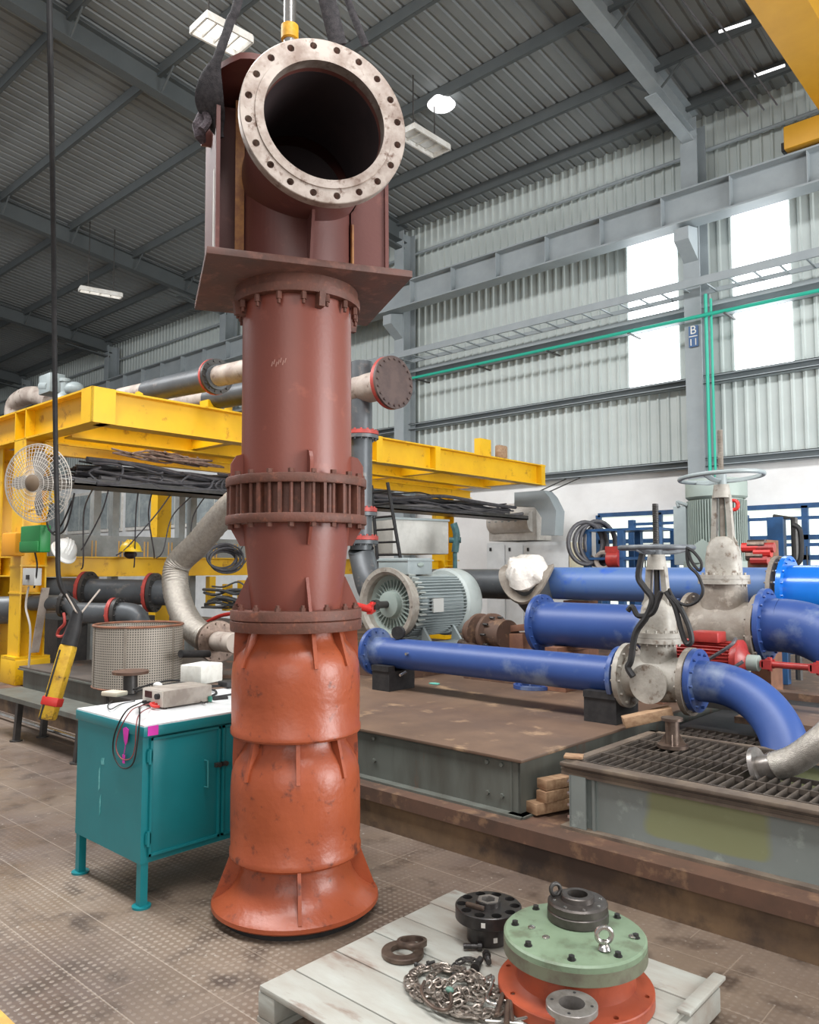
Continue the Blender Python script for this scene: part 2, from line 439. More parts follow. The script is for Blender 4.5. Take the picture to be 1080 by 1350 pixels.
# four further sheets exist beyond the yellow gantry, small in the photograph
wins += [(-21.6, -20.6, 5.0, 7.98)]
struct(corrugated('wall_right', -45, 5, 3.42, EAVE, wins))
for i, w_ in enumerate(wins):
    o = MB().ab((w_[0], YW-.01, w_[2]), (w_[1], YW+.01, w_[3])).build('window_%d' % (i+1), M['daylight'])
    struct(o)
bw = MB().ab((-45, YW-.05, 0), (5, YW+.25, 3.42)).build('wall_right_lower', M['brick']); struct(bw)
# far gable wall
mb = MB()
prof = []
for k in range(120):
    a = -3+k*.15
    prof += [(a, 0), (a+.1, 0), (a+.11, .03), (a+.14, .03)]
lo = mb._v([(-44.8+d, y, 0) for y, d in prof if y < YW]); hi = mb._v([(-44.8+d, y, 12) for y, d in prof if y < YW])
for i in range(len(lo)-1): mb.bm.faces.new((lo[i], lo[i+1], hi[i+1], hi[i]))
struct(mb.build('wall_back', M['sheet'], ang=20))
# roof: zroof(Y) is the underside of the sheeting
def zroof(y): return 9.93 + .11*(13.3-y)
mb = MB(); prof = []
n = 205
for k in range(n):
    a = -45+k*.245
    prof += [(a, 0), (a+.16, 0), (a+.18, .035), (a+.225, .035)]
y0, y1 = -3.5, YW+.35
lo = mb._v([(x, y0, zroof(y0)+d) for x, d in prof]); hi = mb._v([(x, y1, zroof(y1)+d) for x, d in prof])
for i in range(len(prof)-1): mb.bm.faces.new((lo[i], lo[i+1], hi[i+1], hi[i]))
struct(mb.build('ceiling', M['roof'], ang=20))
colX = [1.7, -5.43, -12.5, -19.75, -27.0, -34.6, -42]
for i, x in enumerate(colX):
    mb = MB(); ibeam(mb, (x, 13.62, 0), (x, 13.62, 9.6), .30, .42, .02, .015, up=(0, 1, 0))
    struct(mb.build('steel_column', M['steelgrey']), ['grey steel column at the right edge beyond the frame', 'grey steel wall column carrying the blue B 11 sign', 'grey steel wall column just right of the red pump', 'grey steel wall column just left of the red pump', 'grey steel wall column, second left of the pump', 'grey steel wall column, third left of the pump', 'farthest grey steel wall column'][i])
    # rafter (tapered web) with flanges
    mb = MB()
    ya, yb = 13.6, -3.4
    za, zb = 9.33, 9.33+.11*(13.6+3.4)
    ibeam(mb, (x, ya, za+.22), (x, yb, zb+.22), .22, .42, .018, .012)
    # haunch at the column
    mb.prism([(0, 0), (1.6, .17), (1.6, .19), (0, .05)], (x, ya-.1, za-.16), (0, -1, 0), (0, 0, 1), .2)
    struct(mb.build('rafter', M['rafter'] if x < -6 else M['steelgrey']), ['rafter beyond the right edge', 'grey roof rafter landing on the B 11 column', 'grey roof rafter passing top left of the pump', 'dark roof rafter crossing left of the pump head', 'dark roof rafter above the yellow gantry', 'small dark far rafter above the yellow gantry', 'farthest roof rafter'][i])
for i, y in enumerate([13.35, 12.1, 10.5, 8.75, 7.05, 5.4, 3.7, 2.0, .4, -1.3]):
    mb = MB(); z = zroof(y)-.012
    mb.ab((-44.5, y-.035, z-.20), (4.5, y+.035, z-.19)); mb.ab((-44.5, y-.04, z-.2), (4.5, y-.03, z)); mb.ab((-44.5, y-.03, z-.012), (4.5, y+.06, z))
    o = mb.build('purlin', M['rafter']); struct(o); o['group'] = 'roof purlins'
# fly braces from rafter bottom flange to purlins
for x in colX[1:5]:
    for y in (12.1, 10.5, 8.75, 7.05, 5.4):
        mb = MB()
        for s in (-1, 1):
            mb.bar((x+s*.09, y, 9.36+.11*(13.6-y)), (x+s*.55, y, zroof(y)-.16), .03, .03)
        o = mb.build('fly_brace', M['rafter']); struct(o); o['group'] = 'fly braces between rafters and purlins'
# girts, crane runway and cable tray, all running along the wall
def girt(z, h, dep, lab, m=M['steelgrey'], y=YW-.06):
    mb = MB()
    mb.ab((-44.5, y-dep, z+h-.012), (4.8, y, z+h)); mb.ab((-44.5, y-dep, z), (4.8, y, z+.012)); mb.ab((-44.5, y-.012, z), (4.8, y, z+h))
    mb.ab((-44.5, y-dep, z), (4.8, y-dep+.01, z+.03)); mb.ab((-44.5, y-dep, z+h-.03), (4.8, y-dep+.01, z+h))
    struct(mb.build('girt', m), lab)
girt(3.36, .15, .2, 'grey wall girt at the foot of the corrugated sheet above the white wall')
girt(4.84, .15, .2, 'grey wall girt below the translucent panels')
mb = MB(); mb.cyl((-44.5, 13.86, 9.15), (4.8, 13.86, 9.15), .035, seg=10)
struct(mb.build('girt', M['steelgrey']), 'slim tubular girt high on the corrugated wall')
mb = MB()
mb.ab((-44, 13.0, 7.56), (4.5, 13.35, 7.59)); mb.ab((-44, 13.0, 8.12), (4.5, 13.35, 8.15)); mb.ab((-44, 13.165, 7.58), (4.5, 13.185, 8.13))
mb.ab((-44, 13.14, 8.15), (4.5, 13.21, 8.22))
for k in range(40): mb.ab((-43+k*1.2, 13.02, 7.59), (-42.988+k*1.2, 13.17, 8.12))
struct(mb.build('crane_runway_beam', M['steelgrey']), 'grey crane runway girder along the wall')
for i, x in enumerate(colX[1:5]):
    mb = MB(); mb.prism([(0, 0), (.45, .3), (.45, .52), (0, .62)], (x, 13.45, 6.95), (0, -1, 0), (0, 0, 1), .26)
    struct(mb.build('crane_bracket', M['steelgrey']), 'grey corbel bracket under the crane girder on the ' + ['B 11 column', 'column right of the pump', 'column left of the pump', 'second column left of the pump'][i])
mb = MB()
mb.ab((-44, 13.1, 6.42), (4.5, 13.14, 6.56)); mb.ab((-44, 13.64, 6.42), (4.5, 13.66, 6.5))
for k in range(120): mb.ab((-43.5+k*.4, 13.12, 6.43), (-43.47+k*.4, 13.66, 6.45))
mb.ab((-44, 13.68, 6.05), (4.5, 13.92, 6.08)); mb.ab((-44, 13.68, 6.2), (4.5, 13.70, 6.28)); mb.ab((-44, 13.9, 6.05), (4.5, 13.92, 6.28))
struct(mb.build('walkway_beam', M['steelgrey']), 'grey open walkway beam between the crane girder and the lower girts')
# blue column sign B over 11
sgA, sgB = W(908, 431, Y=13.38), W(921, 456, Y=13.38); sx0, sx1, sz0, sz1 = sgA.x, sgB.x, sgB.z, sgA.z; sxc = (sx0+sx1)/2; szc = (sz0+sz1)/2
sg = MB().ab((sx0, 13.375, sz0), (sx1, 13.39, sz1)).build('column_sign', M['signblue'])
tag(sg, 'blue and white B 11 sign on the grey wall column', 'sign')
def text(txt, loc, size, m, parent, rot, name='lettering', ext=.002):
    c = bpy.data.curves.new(name, 'FONT'); c.body = txt; c.size = size; c.extrude = ext; c.align_x = 'CENTER'; c.align_y = 'CENTER'
    t = bpy.data.objects.new('tmp', c); COL.objects.link(t)
    dg = bpy.context.evaluated_depsgraph_get(); dg.update()
    me = bpy.data.meshes.new_from_object(t.evaluated_get(dg)); me.name = name
    bpy.data.objects.remove(t); bpy.data.curves.remove(c)
    R = Matrix(rot).transposed() if not isinstance(rot, Matrix) else rot
    o = world_loc(parent)
    for v in me.vertices: v.co = R @ v.co + Vector(loc) - o
    me.materials.clear(); me.materials.append(m)
    ob = bpy.data.objects.new(name, me); COL.objects.link(ob); ob.parent = parent
    return ob
RW = Matrix((X_, Z_, -Y_)).transposed()
text('B', (sxc, 13.368, szc+.105), .21, M['white'], sg, RW)
MB().ab((sx0+.01, 13.366, szc-.008), (sx1-.01, 13.375, szc+.008)).build('sign_line', M['white'], sg)
text('11', (sxc, 13.368, szc-.11), .17, M['white'], sg, RW)
# green pipes along the wall and down the column
mb = MB(); zA = 6.02
mb.cyl((-13.0, 13.25, 5.92), (4, 13.25, 5.92), .032, seg=10)
mb.tube([(-5.15, 13.3, 6.3), (-5.15, 13.3, 5.9), (-5.15, 13.3, 0.2)], .03, seg=8)
mb.tube([(-5.06, 13.3, 6.2), (-5.06, 13.3, 0.2)], .022, seg=8)
gp = mb.build('service_pipe', M['teal_pipe']); tag(gp, 'long green pipe running along the wall and down beside the B 11 column', 'pipe')
for k in range(8):
    x = -11.8+k*1.75
    MB().ab((x-.02, 13.2, 5.86), (x+.02, 13.7, 5.885)).build('pipe_bracket', M['darksteel'], gp)
# white office cabin far left, behind the gantry
cab = thing('site_office', (-20, 12.5, 0), 'white panelled office with a band of grey windows, far left behind the yellow gantry', 'office')
MB().ab((-31, 12.6, 0), (-13.6, 13.3, 4.9)).build('wall_panel', M['cabin'], cab)
for k in range(8):
    x = -29.8+k*2.05
    MB().ab((x-.05, 12.54, 2.75), (x+1.75, 12.60, 4.15)).build('window_frame', M['white'], cab)
    MB().ab((x, 12.52, 2.85), (x+.82, 12.54, 4.05)).build('pane', M['glass'], cab)
    MB().ab((x+.88, 12.52, 2.85), (x+1.7, 12.54, 4.05)).build('pane', M['glass'], cab)
# low window with blue frame in the white wall at the right
wf = MB()
wx0, wx1, wz0, wz1 = W(790, 700, Y=13.9).x, 3.5, 1.55, 2.55
for z in (1.1, 1.75, 2.08, 2.6): wf.ab((wx0, 13.86, z-.04), (wx1, 13.93, z+.04))
x = wx0
while x < wx1:
    wf.ab((x-.05, 13.86, .3), (x+.05, 13.93, 2.6)); x += 1.25
o = wf.build('window_4', M['blue_rack']); struct(o, 'long blue framed window low in the white wall')
wp = MB().ab((wx0, 13.93, .4), (wx1, 13.945, 2.58)).build('window_pane', M['window_bright'], o)
# crane bridge (upper right)
cr = thing('overhead_crane', (-3.4, 12.5, 8.2), 'yellow overhead crane girder crossing the top right corner', 'crane')
gx = W(1080, 187, Y=13.2).x
MB().ab((-3.72, 13.0, 8.24), (1.0, 13.36, 8.62), bev=.02).build('end_carriage', M['yellow_crane'], cr)
p1 = W(975, 0, Z=8.75); p2 = W(1080, 125, Z=8.75)
gx = (p1.x+p2.x)/2
MB().ab((gx, -3, 8.75), (gx+.55, 13.2, 9.6), bev=.01).build('bridge_girder', M['yellow_crane'], cr)
MB().ab((gx-.02, -3, 8.72), (gx+.57, 13.2, 8.75)).build('bottom_flange', M['yellow_crane'], cr)
mb = MB()
for dx in (-.55, -.75, -1.0): mb.tube([(gx+dx, 4.5, 9.1), (gx+dx-.02, 9, 9.05), (gx+dx, 12.8, 8.9)], .014, seg=6)
mb.build('festoon_cable', M['cable'], cr)
MB().ab((-3.78, 13.08, 8.26), (-3.72, 13.24, 8.4)).build('buffer', M['black'], cr)
# lamps under the roof
def batten(p, q, lab, w=.35, grid=True):
    p = Vector(p); q = Vector(q); c = (p+q)/2
    t = thing('ceiling_light', c, lab, 'light')
    d = (q-p).normalized(); n = d.cross(Z_).normalized()
    mb = MB()
    mb.bar(p+n*w/2, q+n*w/2, .03, .09); mb.bar(p-n*w/2, q-n*w/2, .03, .09); mb.bar(p-n*w/2, p+n*w/2, .03, .09); mb.bar(q-n*w/2, q+n*w/2, .03, .09)
    mb.bar(p+Z_*.06, q+Z_*.06, w, .02)
    mb.build('housing', M['white'], t)
    MB().bar(p+Z_*.035, q+Z_*.035, w*.8, .015).build('diffuser', M['lamp'] if grid else M['cabin'], t)
    for f in (.25, .5, .75): MB().bar(p.lerp(q, f)-n*w/2, p.lerp(q, f)+n*w/2, .02, .03).build('cross_bar', M['white'], t)
    mb = MB()
    for f in (.2, .8):
        a = p.lerp(q, f); mb.cyl(a+Z_*.06, (a.x, a.y, zroof(a.y)), .012, seg=6)
    mb.build('hanger', M['darksteel'], t)
batten(W(262, 30, Z=8.6), W(322, 62, Z=8.6), 'white rectangular ceiling light left of the lifting slings', .42)
batten(W(535, 172, Z=9.2), W(582, 200, Z=9.2), 'grey rectangular ceiling light right of the discharge flange', .42, False)
batten(W(105, 381, Z=8.6), W(160, 391, Z=8.6), 'small tube light hanging below the far roof, left of the pump', .22)
sk = W(582, 139, Z=10.0)
t = thing('roof_skylight', sk, 'bright round dome light in the roof right of the discharge flange', 'light')
zc = zroof(sk.y)-.25
MB().lathe([(.0, 0), (.22, 0), (.26, .04), (.12, .2), (0, .22)], (sk.x, sk.y, zc), (0, 0, 1), 24).build('dome', M['lamp'], t)  # round roof skylight, modelled as a self-lit dome
mb = MB(); mb.cyl((sk.x, sk.y, zc+.2), (sk.x, sk.y, zroof(sk.y)), .02, seg=8); mb.build('stem', M['darksteel'], t)
for n_, (a, b) in enumerate([((948, 42), (990, 28)), ((995, 100), (1035, 86))]):
    pa, pb = W(*a, Z=9.6), W(*b, Z=9.6)
    mb = MB(); mb.cyl(pa, pb, .022, seg=8)
    o = mb.build('tube_light', M['lamp']); tag(o, ['thin white tube light nearest the yellow crane girder top', 'thin white tube light lower beside the crane cables'][n_], 'light')
# ================================================================ THE RED VERTICAL PUMP
PX, PY = -2.97, 2.476
AZ = math.radians(-29)
lx = Vector((math.cos(AZ), math.sin(AZ), 0)); ly = Vector((-math.sin(AZ), math.cos(AZ), 0))
def PL(x, y, z): return Vector((PX, PY, 0)) + lx*x + ly*y + Z_*z
def ring_az(a, r, z): return Vector((PX+r*math.cos(a), PY+r*math.sin(a), z))
pump = thing('vertical_pump', (PX, PY, 0), 'tall rust red vertical pump standing on its bell, large round discharge flange on top', 'pump')
CAMAZ = math.radians(-39.8)
def body(name, prof, m, seg=72, label=None, z0=0):
    return MB().lathe(prof, (PX, PY, z0), (0, 0, 1), seg).build(name, m, pump, label)
def rib(mb, a, poly, t=.016):       # radial plate: poly in (r, z)
    mb.prism(poly, (PX, PY, 0), (math.cos(a), math.sin(a), 0), (0, 0, 1), t)
LOW = M['primer_low']
foot = body('dark_lower_ring', [(.33, .0), (.345, .0), (.345, .06), (.33, .06)], M['black'])  # plain black ring below the bell lip
bell = body('suction_bell', [(.30, .03), (.378, .035), (.390, .045), (.388, .062), (.372, .074), (.335, .092), (.30, .12), (.272, .16), (.254, .21), (.246, .30), (.22, .30), (.23, .16), (.30, .06)], LOW)
for k in range(4):
    mb = MB(); rib(mb, CAMAZ+math.radians(3)+k*PI/2, [(.24, .28), (.298, .28), (.378, .073), (.35, .068), (.25, .1)]); mb.build('rib', LOW, bell)
def bowl(zb, ht, name, ribs):
    k = ht/.50
    b = body(name, [(.25, zb-.015), (.300, zb-.015), (.308, zb-.005), (.308, zb+.018), (.303, zb+.026), (.305, zb+.15), (.305, zb+.27*k), (.300, zb+.33*k), (.285, zb+.375*k), (.262, zb+.41*k), (.240, zb+.44*k), (.228, zb+.475*k), (.226, zb+ht)], LOW)
    for a, w in ribs:
        mb = MB(); rib(mb, CAMAZ+math.radians(a), [(.21, zb+ht), (.292, zb+ht), (.296, zb+.40*k), (.296, zb+.335*k), (.2, zb+.335*k)] if w else [(.21, zb+ht), (.262, zb+ht), (.312, zb+.33*k), (.2, zb+.30*k)], .018); mb.build('rib', LOW, b)
    return b
bowl(.275, .555, 'pump_bowl', [(2, 0), (92, 1), (-88, 1), (46, 0), (180, 1), (225, 0), (-46, 0)])
bowl(.83, .475, 'pump_bowl', [(17, 0), (86, 1), (-80, 1), (50, 0), (180, 1), (-52, 0), (225, 0)])
fl2 = body('bowl_flange', [(.20, 1.300), (.312, 1.300), (.314, 1.304), (.314, 1.346), (.306, 1.350), (.314, 1.354), (.314, 1.394), (.312, 1.398), (.20, 1.398)], M['primer_rust'])
for k in range(16):
    p = ring_az(CAMAZ+2*PI*k/16+.1, .288, 1.398)
    mb = MB(); mb.cyl(p, p+Z_*.016, .015, seg=6); mb.cyl(p, p+Z_*.028, .009, seg=8); mb.build('bolt', M['primer_rust'], fl2)
cone = body('taper_casing', [(.215, 1.39), (.222, 1.46), (.252, 1.74), (.256, 1.81), (.20, 1.81)], M['primer'])
for a in (12, 88, 168, -86):
    mb = MB(); rib(mb, CAMAZ+math.radians(a), [(.20, 1.398), (.305, 1.398), (.235, 1.55), (.21, 1.55)], .014); mb.build('rib', M['primer'], cone)
for a in (88, -86, 12, 168):
    mb = MB(); rib(mb, CAMAZ+math.radians(a), [(.24, 1.70), (.27, 1.70), (.325, 1.80), (.25, 1.80)], .014); mb.build('rib', M['primer'], cone)
lo_f = body('lower_flange', [(.2, 1.80), (.338, 1.80), (.340, 1.803), (.340, 1.839), (.338, 1.842), (.2, 1.842)], M['primer_rust'])
core = body('spacer_ring', [(.29, 1.84), (.292, 1.98), (.2, 1.98), (.2, 1.84)], M['primer_rust'])
for k in range(20):
    a = CAMAZ+2*PI*k/20+.08
    mb = MB(); rib(mb, a, [(.28, 1.84), (.334, 1.84), (.334, 1.982), (.28, 1.982)], .014); mb.build('rib', M['primer_rust'], core)
    p = ring_az(a+PI/20, .317, 1.842); mb = MB(); mb.cyl(p, p+Z_*.14, .009, seg=8)
    mb.cyl(p-Z_*.062, p-Z_*.04, .014, seg=6); mb.cyl(p+Z_*.182, p+Z_*.2, .015, seg=6); mb.build('stud', M['primer_rust'], core)
up_f = body('upper_flange', [(.2, 1.98), (.338, 1.98), (.340, 1.984), (.340, 2.018), (.338, 2.022), (.2, 2.022)], M['primer_rust'])
for a in (12, 80, -72, 165, -130):
    mb = MB(); rib(mb, CAMAZ+math.radians(a), [(.25, 2.02), (.325, 2.02), (.325, 2.085), (.30, 2.125), (.25, 2.14)], .016); lug = mb.build('lifting_lug', M['primer'], up_f)
pipe = body('column_pipe', [(.2, 2.02), (.266, 2.02), (.266, 2.92), (.2, 2.92)], M['primer'])
tf = body('pipe_flange', [(.2, 2.865), (.308, 2.865), (.310, 2.87), (.310, 2.905), (.2, 2.905)], M['primer_rust'])
for k in range(16):
    a = CAMAZ+2*PI*k/16+.1; p = ring_az(a, .290, 2.83)
    mb = MB(); mb.cyl(p, p+Z_*.036, .014, seg=6); mb.cyl(p-Z_*.02, p, .008, seg=8); mb.build('bolt', M['primer_rust'], tf)
for k in range(4):
    mb = MB(); rib(mb, CAMAZ+2*PI*k/4-1.2, [(.26, 2.80), (.315, 2.80), (.325, 2.865), (.26, 2.865)], .03); mb.build('rib', M['primer_rust'], tf)
# discharge head
mb = MB(); mb.lathe([(.2, 2.90), (.30, 2.90), (.30, 2.952), (.2, 2.952)], (PX, PY, 0), (0, 0, 1), 64); mb.build('spigot_ring', M['primer_rust'], pump)
T = Matrix.Translation((PX, PY, 0)) @ Matrix.Rotation(AZ, 4, 'Z')
MB(T).box((0, 0, 2.967), (.79, .94, .033), bev=.004).build('base_plate', M['plate_under'], pump)
H = M['primer_head']
riser = MB().lathe([(.272, 2.98), (.272, 3.93), (.255, 3.93), (.255, 2.98)], (PX, PY, 0), (0, 0, 1), 64, closed=True).build('riser', H, pump)
cut(riser, MB().cyl(PL(.04, 0, 3.50), PL(.6, 0, 3.50), .264, seg=64))
for s, nm in ((-1, 'side_plate'), (1, 'side_plate')):
    y = s*.415
    mb = MB(T)
    mb.ab((-.37, y-.009, 2.985), (.28 if s < 0 else .17, y+.009, 3.90))
    sp_ = mb.build('side_plate', H, pump)
    mb = MB(T)
    mb.ab((-.37, y, 2.985), (-.352, y-s*.07, 3.88)); mb.build('stiffener', H, sp_)
    xw = -.06 if s < 0 else .14
    mb = MB(T); mb.prism([(.235, 2.985), (.41, 2.985), (.41, 3.88), (.292, 3.88), (.292, 3.44), (.25, 3.35), (.235, 3.33)], (xw+.008, 0, 0), (0, s, 0), (0, 0, 1), .016); mb.build('web_plate', H, sp_)
    mb = MB(T)
    if s < 0: mb.ab((.05, -.315, 2.99), (.062, -.272, 3.86))
    else: mb.tube([(.16, .240, 2.99), (.16, .240, 3.27)], .009, seg=6)
    mb.build('weld_seam', M['weld'], sp_)
    if s < 0:
        MB(T).ab((.19, y-.014, 3.0), (.225, y-.009, 3.42)).build('white_strip', M['white'], sp_)
mb = MB(T); mb.ab((-.37, -.40, 2.985), (-.352, .40, 3.9)); mb.build('back_plate', H, pump)
# front gusset under the nozzle
mb = MB(T); mb.prism([(.26, 2.985), (.33, 2.985), (.40, 3.26), (.25, 3.26)], (0, 0, 0), (1, 0, 0), (0, 0, 1), .014); mb.build('gusset', H, pump)
mb = MB(T)
oct_ = [(.44, .18), (.44, -.18), (.30, -.43), (-.30, -.43), (-.44, -.25), (-.44, .25), (-.30, .43), (.30, .43)]
pts = [(.46*math.cos(a), .46*math.sin(a)) for a in [2*PI*k/48 for k in range(48)]]
pts = [(max(-.38, min(.34, x)), max(-.43, min(.43, y))) for x, y in pts]
mb.prism(pts, (0, 0, 3.915), (1, 0, 0), (0, 1, 0), .03); mb.build('top_plate', H, pump)
# discharge nozzle, hollow
NZ = 3.50
nd = lx
def along(x): return PL(x, 0, NZ)
noz = MB().lathe([(.285, .05), (.285, .575), (.262, .575), (.262, .05)], along(.0), nd, 72, closed=True).build('discharge_nozzle', H, pump)
MB().lathe([(0, 0), (.262, 0), (.262, .01), (0, .01)], along(-.10), nd, 48).build('bore_shade_disc', M['bore'], noz)  # shade inside the bore put into near-black colour, on this disc and the skin
MB().lathe([(.2615, 0.012), (.2605, .012), (.2605, .55), (.2615, .55)], along(0), nd, 72, closed=True).build('bore_shade_skin', M['bore'], noz)
df = MB().lathe([(.262, 0), (.359, 0), (.362, .003), (.362, .047), (.359, .05), (.300, .05), (.298, .056), (.262, .056)], along(.575), nd, 96, closed=True).build('discharge_flange', M['machined'], pump)
c = MB(); u, v, d_ = frame(nd)
for k in range(20):
    a = 2*PI*(k+.5)/20; p = along(.55)+u*(.328*math.cos(a))+v*(.328*math.sin(a))
    c.cyl(p, p+nd*.11, .0155, seg=16)
cut(df, c)
MB().lathe([(.280, .0), (.31, -.012), (.29, -.03)], along(.60), nd, 64).build('flange_weld', M['weld'], df) if False else None
# lifting trunnion
mb = MB(T); mb.cyl((-.02, -.42, 3.70), (-.02, -.47, 3.70), .05, seg=20); mb.build('trunnion', H, pump)
mb = MB(T); mb.cyl((0, .42, 3.70), (0, .5, 3.70), .06, seg=20); mb.build('trunnion', H, pump)
# shaft with yellow tape
sh = MB().lathe([(0, 0), (.032, 0), (.032, .9), (0, .9)], (PX-.03, PY-.03, 3.85), (0, 0, 1), 20).build('pump_shaft', M['shiny'], pump)
MB().lathe([(.033, 0), (.044, .005), (.044, .075), (.033, .08)], (PX-.03, PY-.03, 4.27), (0, 0, 1), 20, closed=True).build('yellow_tape', mat('yellow_tape', '#e0a92a', '#c8911f', rough=.5, scale=30), sh)
# faint chalk marks on the pipe
mb = MB()
for k in range(7):
    a = CAMAZ+math.radians(-26+k*2.3); z = 2.535+.008*math.sin(k*2.1)+k*.002
    p = ring_az(a, .2668, z)
    mb.bar(p-Z_*.012, p+Z_*.010+Vector((-math.sin(a), math.cos(a), 0))*.006, .004, .0012, up=(math.cos(a), math.sin(a), 0))
mb.build('chalk_mark', mat('chalk', '#b08478', rough=.8), pipe)
# bell wear: the pump leans a hair to the left, as it hangs in its slings
tilt = math.radians(.4)
axis = _F.copy(); axis.z = 0; axis.normalize()
pump.rotation_euler = Matrix.Rotation(-tilt, 3, axis).to_euler()
# ---- slings
def ribbon(pts, w, t, flat, sm=5):
    mb = MB(); mb.tube(pts, [(w, t)]*1 and (w, t), seg=10, sm=sm, flat=flat); return mb
def WD(x, y, D): return W(x, y, D=D)
flat = _R
s1 = MB(); 
s1.tube([WD(318, -30, 3.45), WD(300, 40, 3.45), WD(284, 85, 3.5), WD(272, 125, 3.55), WD(272, 160, 3.6)], [(.03, .012)]*5 + [(.03, .012)]*10 + [(.09, .02)]*6, seg=12, sm=5, flat=flat) if False else None
P = smooth_path([WD(385, -420, 3.6), WD(322, -40, 3.5), WD(303, 30, 3.5), WD(290, 68, 3.5), WD(279, 100, 3.52), WD(276, 132, 3.55), WD(284, 160, 3.6), WD(290, 182, 3.62)], 6)
n = len(P); rad = []
for i in range(n):
    f = i/(n-1); wv = .022 + .045*max(0, math.sin(PI*min(1, max(0, (f-.48)/.47))))
    rad.append((wv, .014))
mb = MB(); mb.tube(P, rad, seg=12, flat=flat)
sl = mb.build('lifting_sling', M['blacksling']); tag(sl, 'black webbing sling looped over the left side of the pump head', 'sling')
mb = MB()
mb.tube([WD(266, 150, 3.62), WD(262, 166, 3.6), WD(264, 180, 3.6), WD(268, 188, 3.62)], [.018, .03, .026, .014], seg=10)
mb.tube([WD(270, 146, 3.6), WD(274, 160, 3.58), WD(266, 172, 3.57)], .02, seg=8, sm=4)
mb.build('frayed_end', mat('frayed_webbing', '#5a4f54', '#3d3538', rough=.9, scale=60, bump=.6, bscale=150), sl)
mb = MB(); mb.tube([WD(393, -420, 3.6), WD(421, -40, 3.9), WD(434, 10, 3.9), WD(446, 60, 3.9)], (.045, .012), seg=10, flat=flat)
o = mb.build('lifting_sling', M['blacksling']); tag(o, 'wide black webbing sling dropping behind the discharge flange, right of the shaft', 'sling')
mb = MB(); mb.tube([WD(397, -420, 3.65), WD(446, -40, 4.1), WD(462, 10, 4.1), WD(482, 60, 4.1)], (.02, .01), seg=10, flat=flat)
o = mb.build('lifting_sling', M['blacksling']); tag(o, 'narrow black sling, rightmost strap above the discharge flange', 'sling')
# ================================================================ TEST BED: plinth, steel platforms
o = MB().ab((-46, 3.53, 0), (4, 13.9, .20)).build('plinth', M['plinth'], origin=(-3, 3.53, 0)); struct(o)
mb = MB(); mb.ab((-9.6, 3.50, .165), (3.5, 3.60, .243)); mb.ab((-9.6, 3.60, .20), (3.5, 3.75, .243), )
o = mb.build('plinth_edge_channel', M['rustbeam'], origin=(-3, 3.5, .16)); struct(o)
o = MB().ab((-9.6, 3.75, .2), (3.5, 13.5, .235)).build('bed_rails', M['rustbeam']); struct(o)
mb = MB()
for y in (3.42, ): mb.ab((-30, y-.02, 0), (-3.9, y+.02, .03))
mb.cyl((-30, 3.34, .05), (-5.2, 3.34, .05), .018, seg=8)
o = mb.build('floor_rail', M['shiny']); tag(o, 'thin bright rail along the foot of the plinth, far left', 'rail')
# deck with brown top plate (middle)
dk = thing('steel_platform', (-4.3, 4.8, .243), 'low grey green steel platform with an oily brown top plate, behind the pump', 'platform')
mb = MB(); mb.ab((-6.1, 3.66, .243), (-2.5, 3.675, .53)); mb.ab((-2.515, 3.66, .243), (-2.5, 7.3, .53)); mb.ab((-6.1, 3.66, .243), (-6.085, 7.3, .53))
mb.ab((-6.1, 3.60, .243), (-2.46, 3.72, .256)); mb.ab((-2.56, 3.62, .243), (-2.45, 7.3, .256))
for x in (-2.56, -3.2, -3.9, -4.6, -5.3):
    mb.ab((x-.006, 3.655, .25), (x+.006, 3.66, .53)) if x == -2.56 else None
mb.build('side_frame', M['deckside'], dk)
MB().ab((-6.12, 3.635, .532), (-2.475, 7.32, .55), bev=.003).build('top_plate', M['deck'], dk)
for x, z in ((-2.62, .50), (-2.72, .50), (-2.62, .33), (-2.72, .33), (-3.62, .5), (-3.62, .36)):
    MB().cyl((x, 3.664, z), (x, 3.645, z), .013, seg=6).build('bolt', M['deckside'], dk)
# platform further left under the gantry
dl = thing('steel_platform', (-7.5, 4.6, .243), 'dark steel platform under the yellow gantry, left of the pump', 'platform')
mb = MB(); mb.ab((-9.2, 3.70, .243), (-6.16, 3.72, .47)); mb.ab((-9.2, 3.72, .243), (-9.18, 8, .47)); mb.ab((-6.18, 3.7, .243), (-6.16, 8, .47))
mb.ab((-9.2, 3.64, .243), (-6.16, 3.72, .256)); mb.ab((-9.2, 3.64, .455), (-6.16, 3.72, .47))
mb.build('side_frame', M['deckside'], dl)
MB().ab((-9.22, 3.66, .471), (-6.14, 8.2, .49)).build('top_plate', mat('dark_plate', '#5d544d', '#47403b', rough=.55, scale=2, c3='#8a5a3e', scale3=3, cov3=.1), dl)
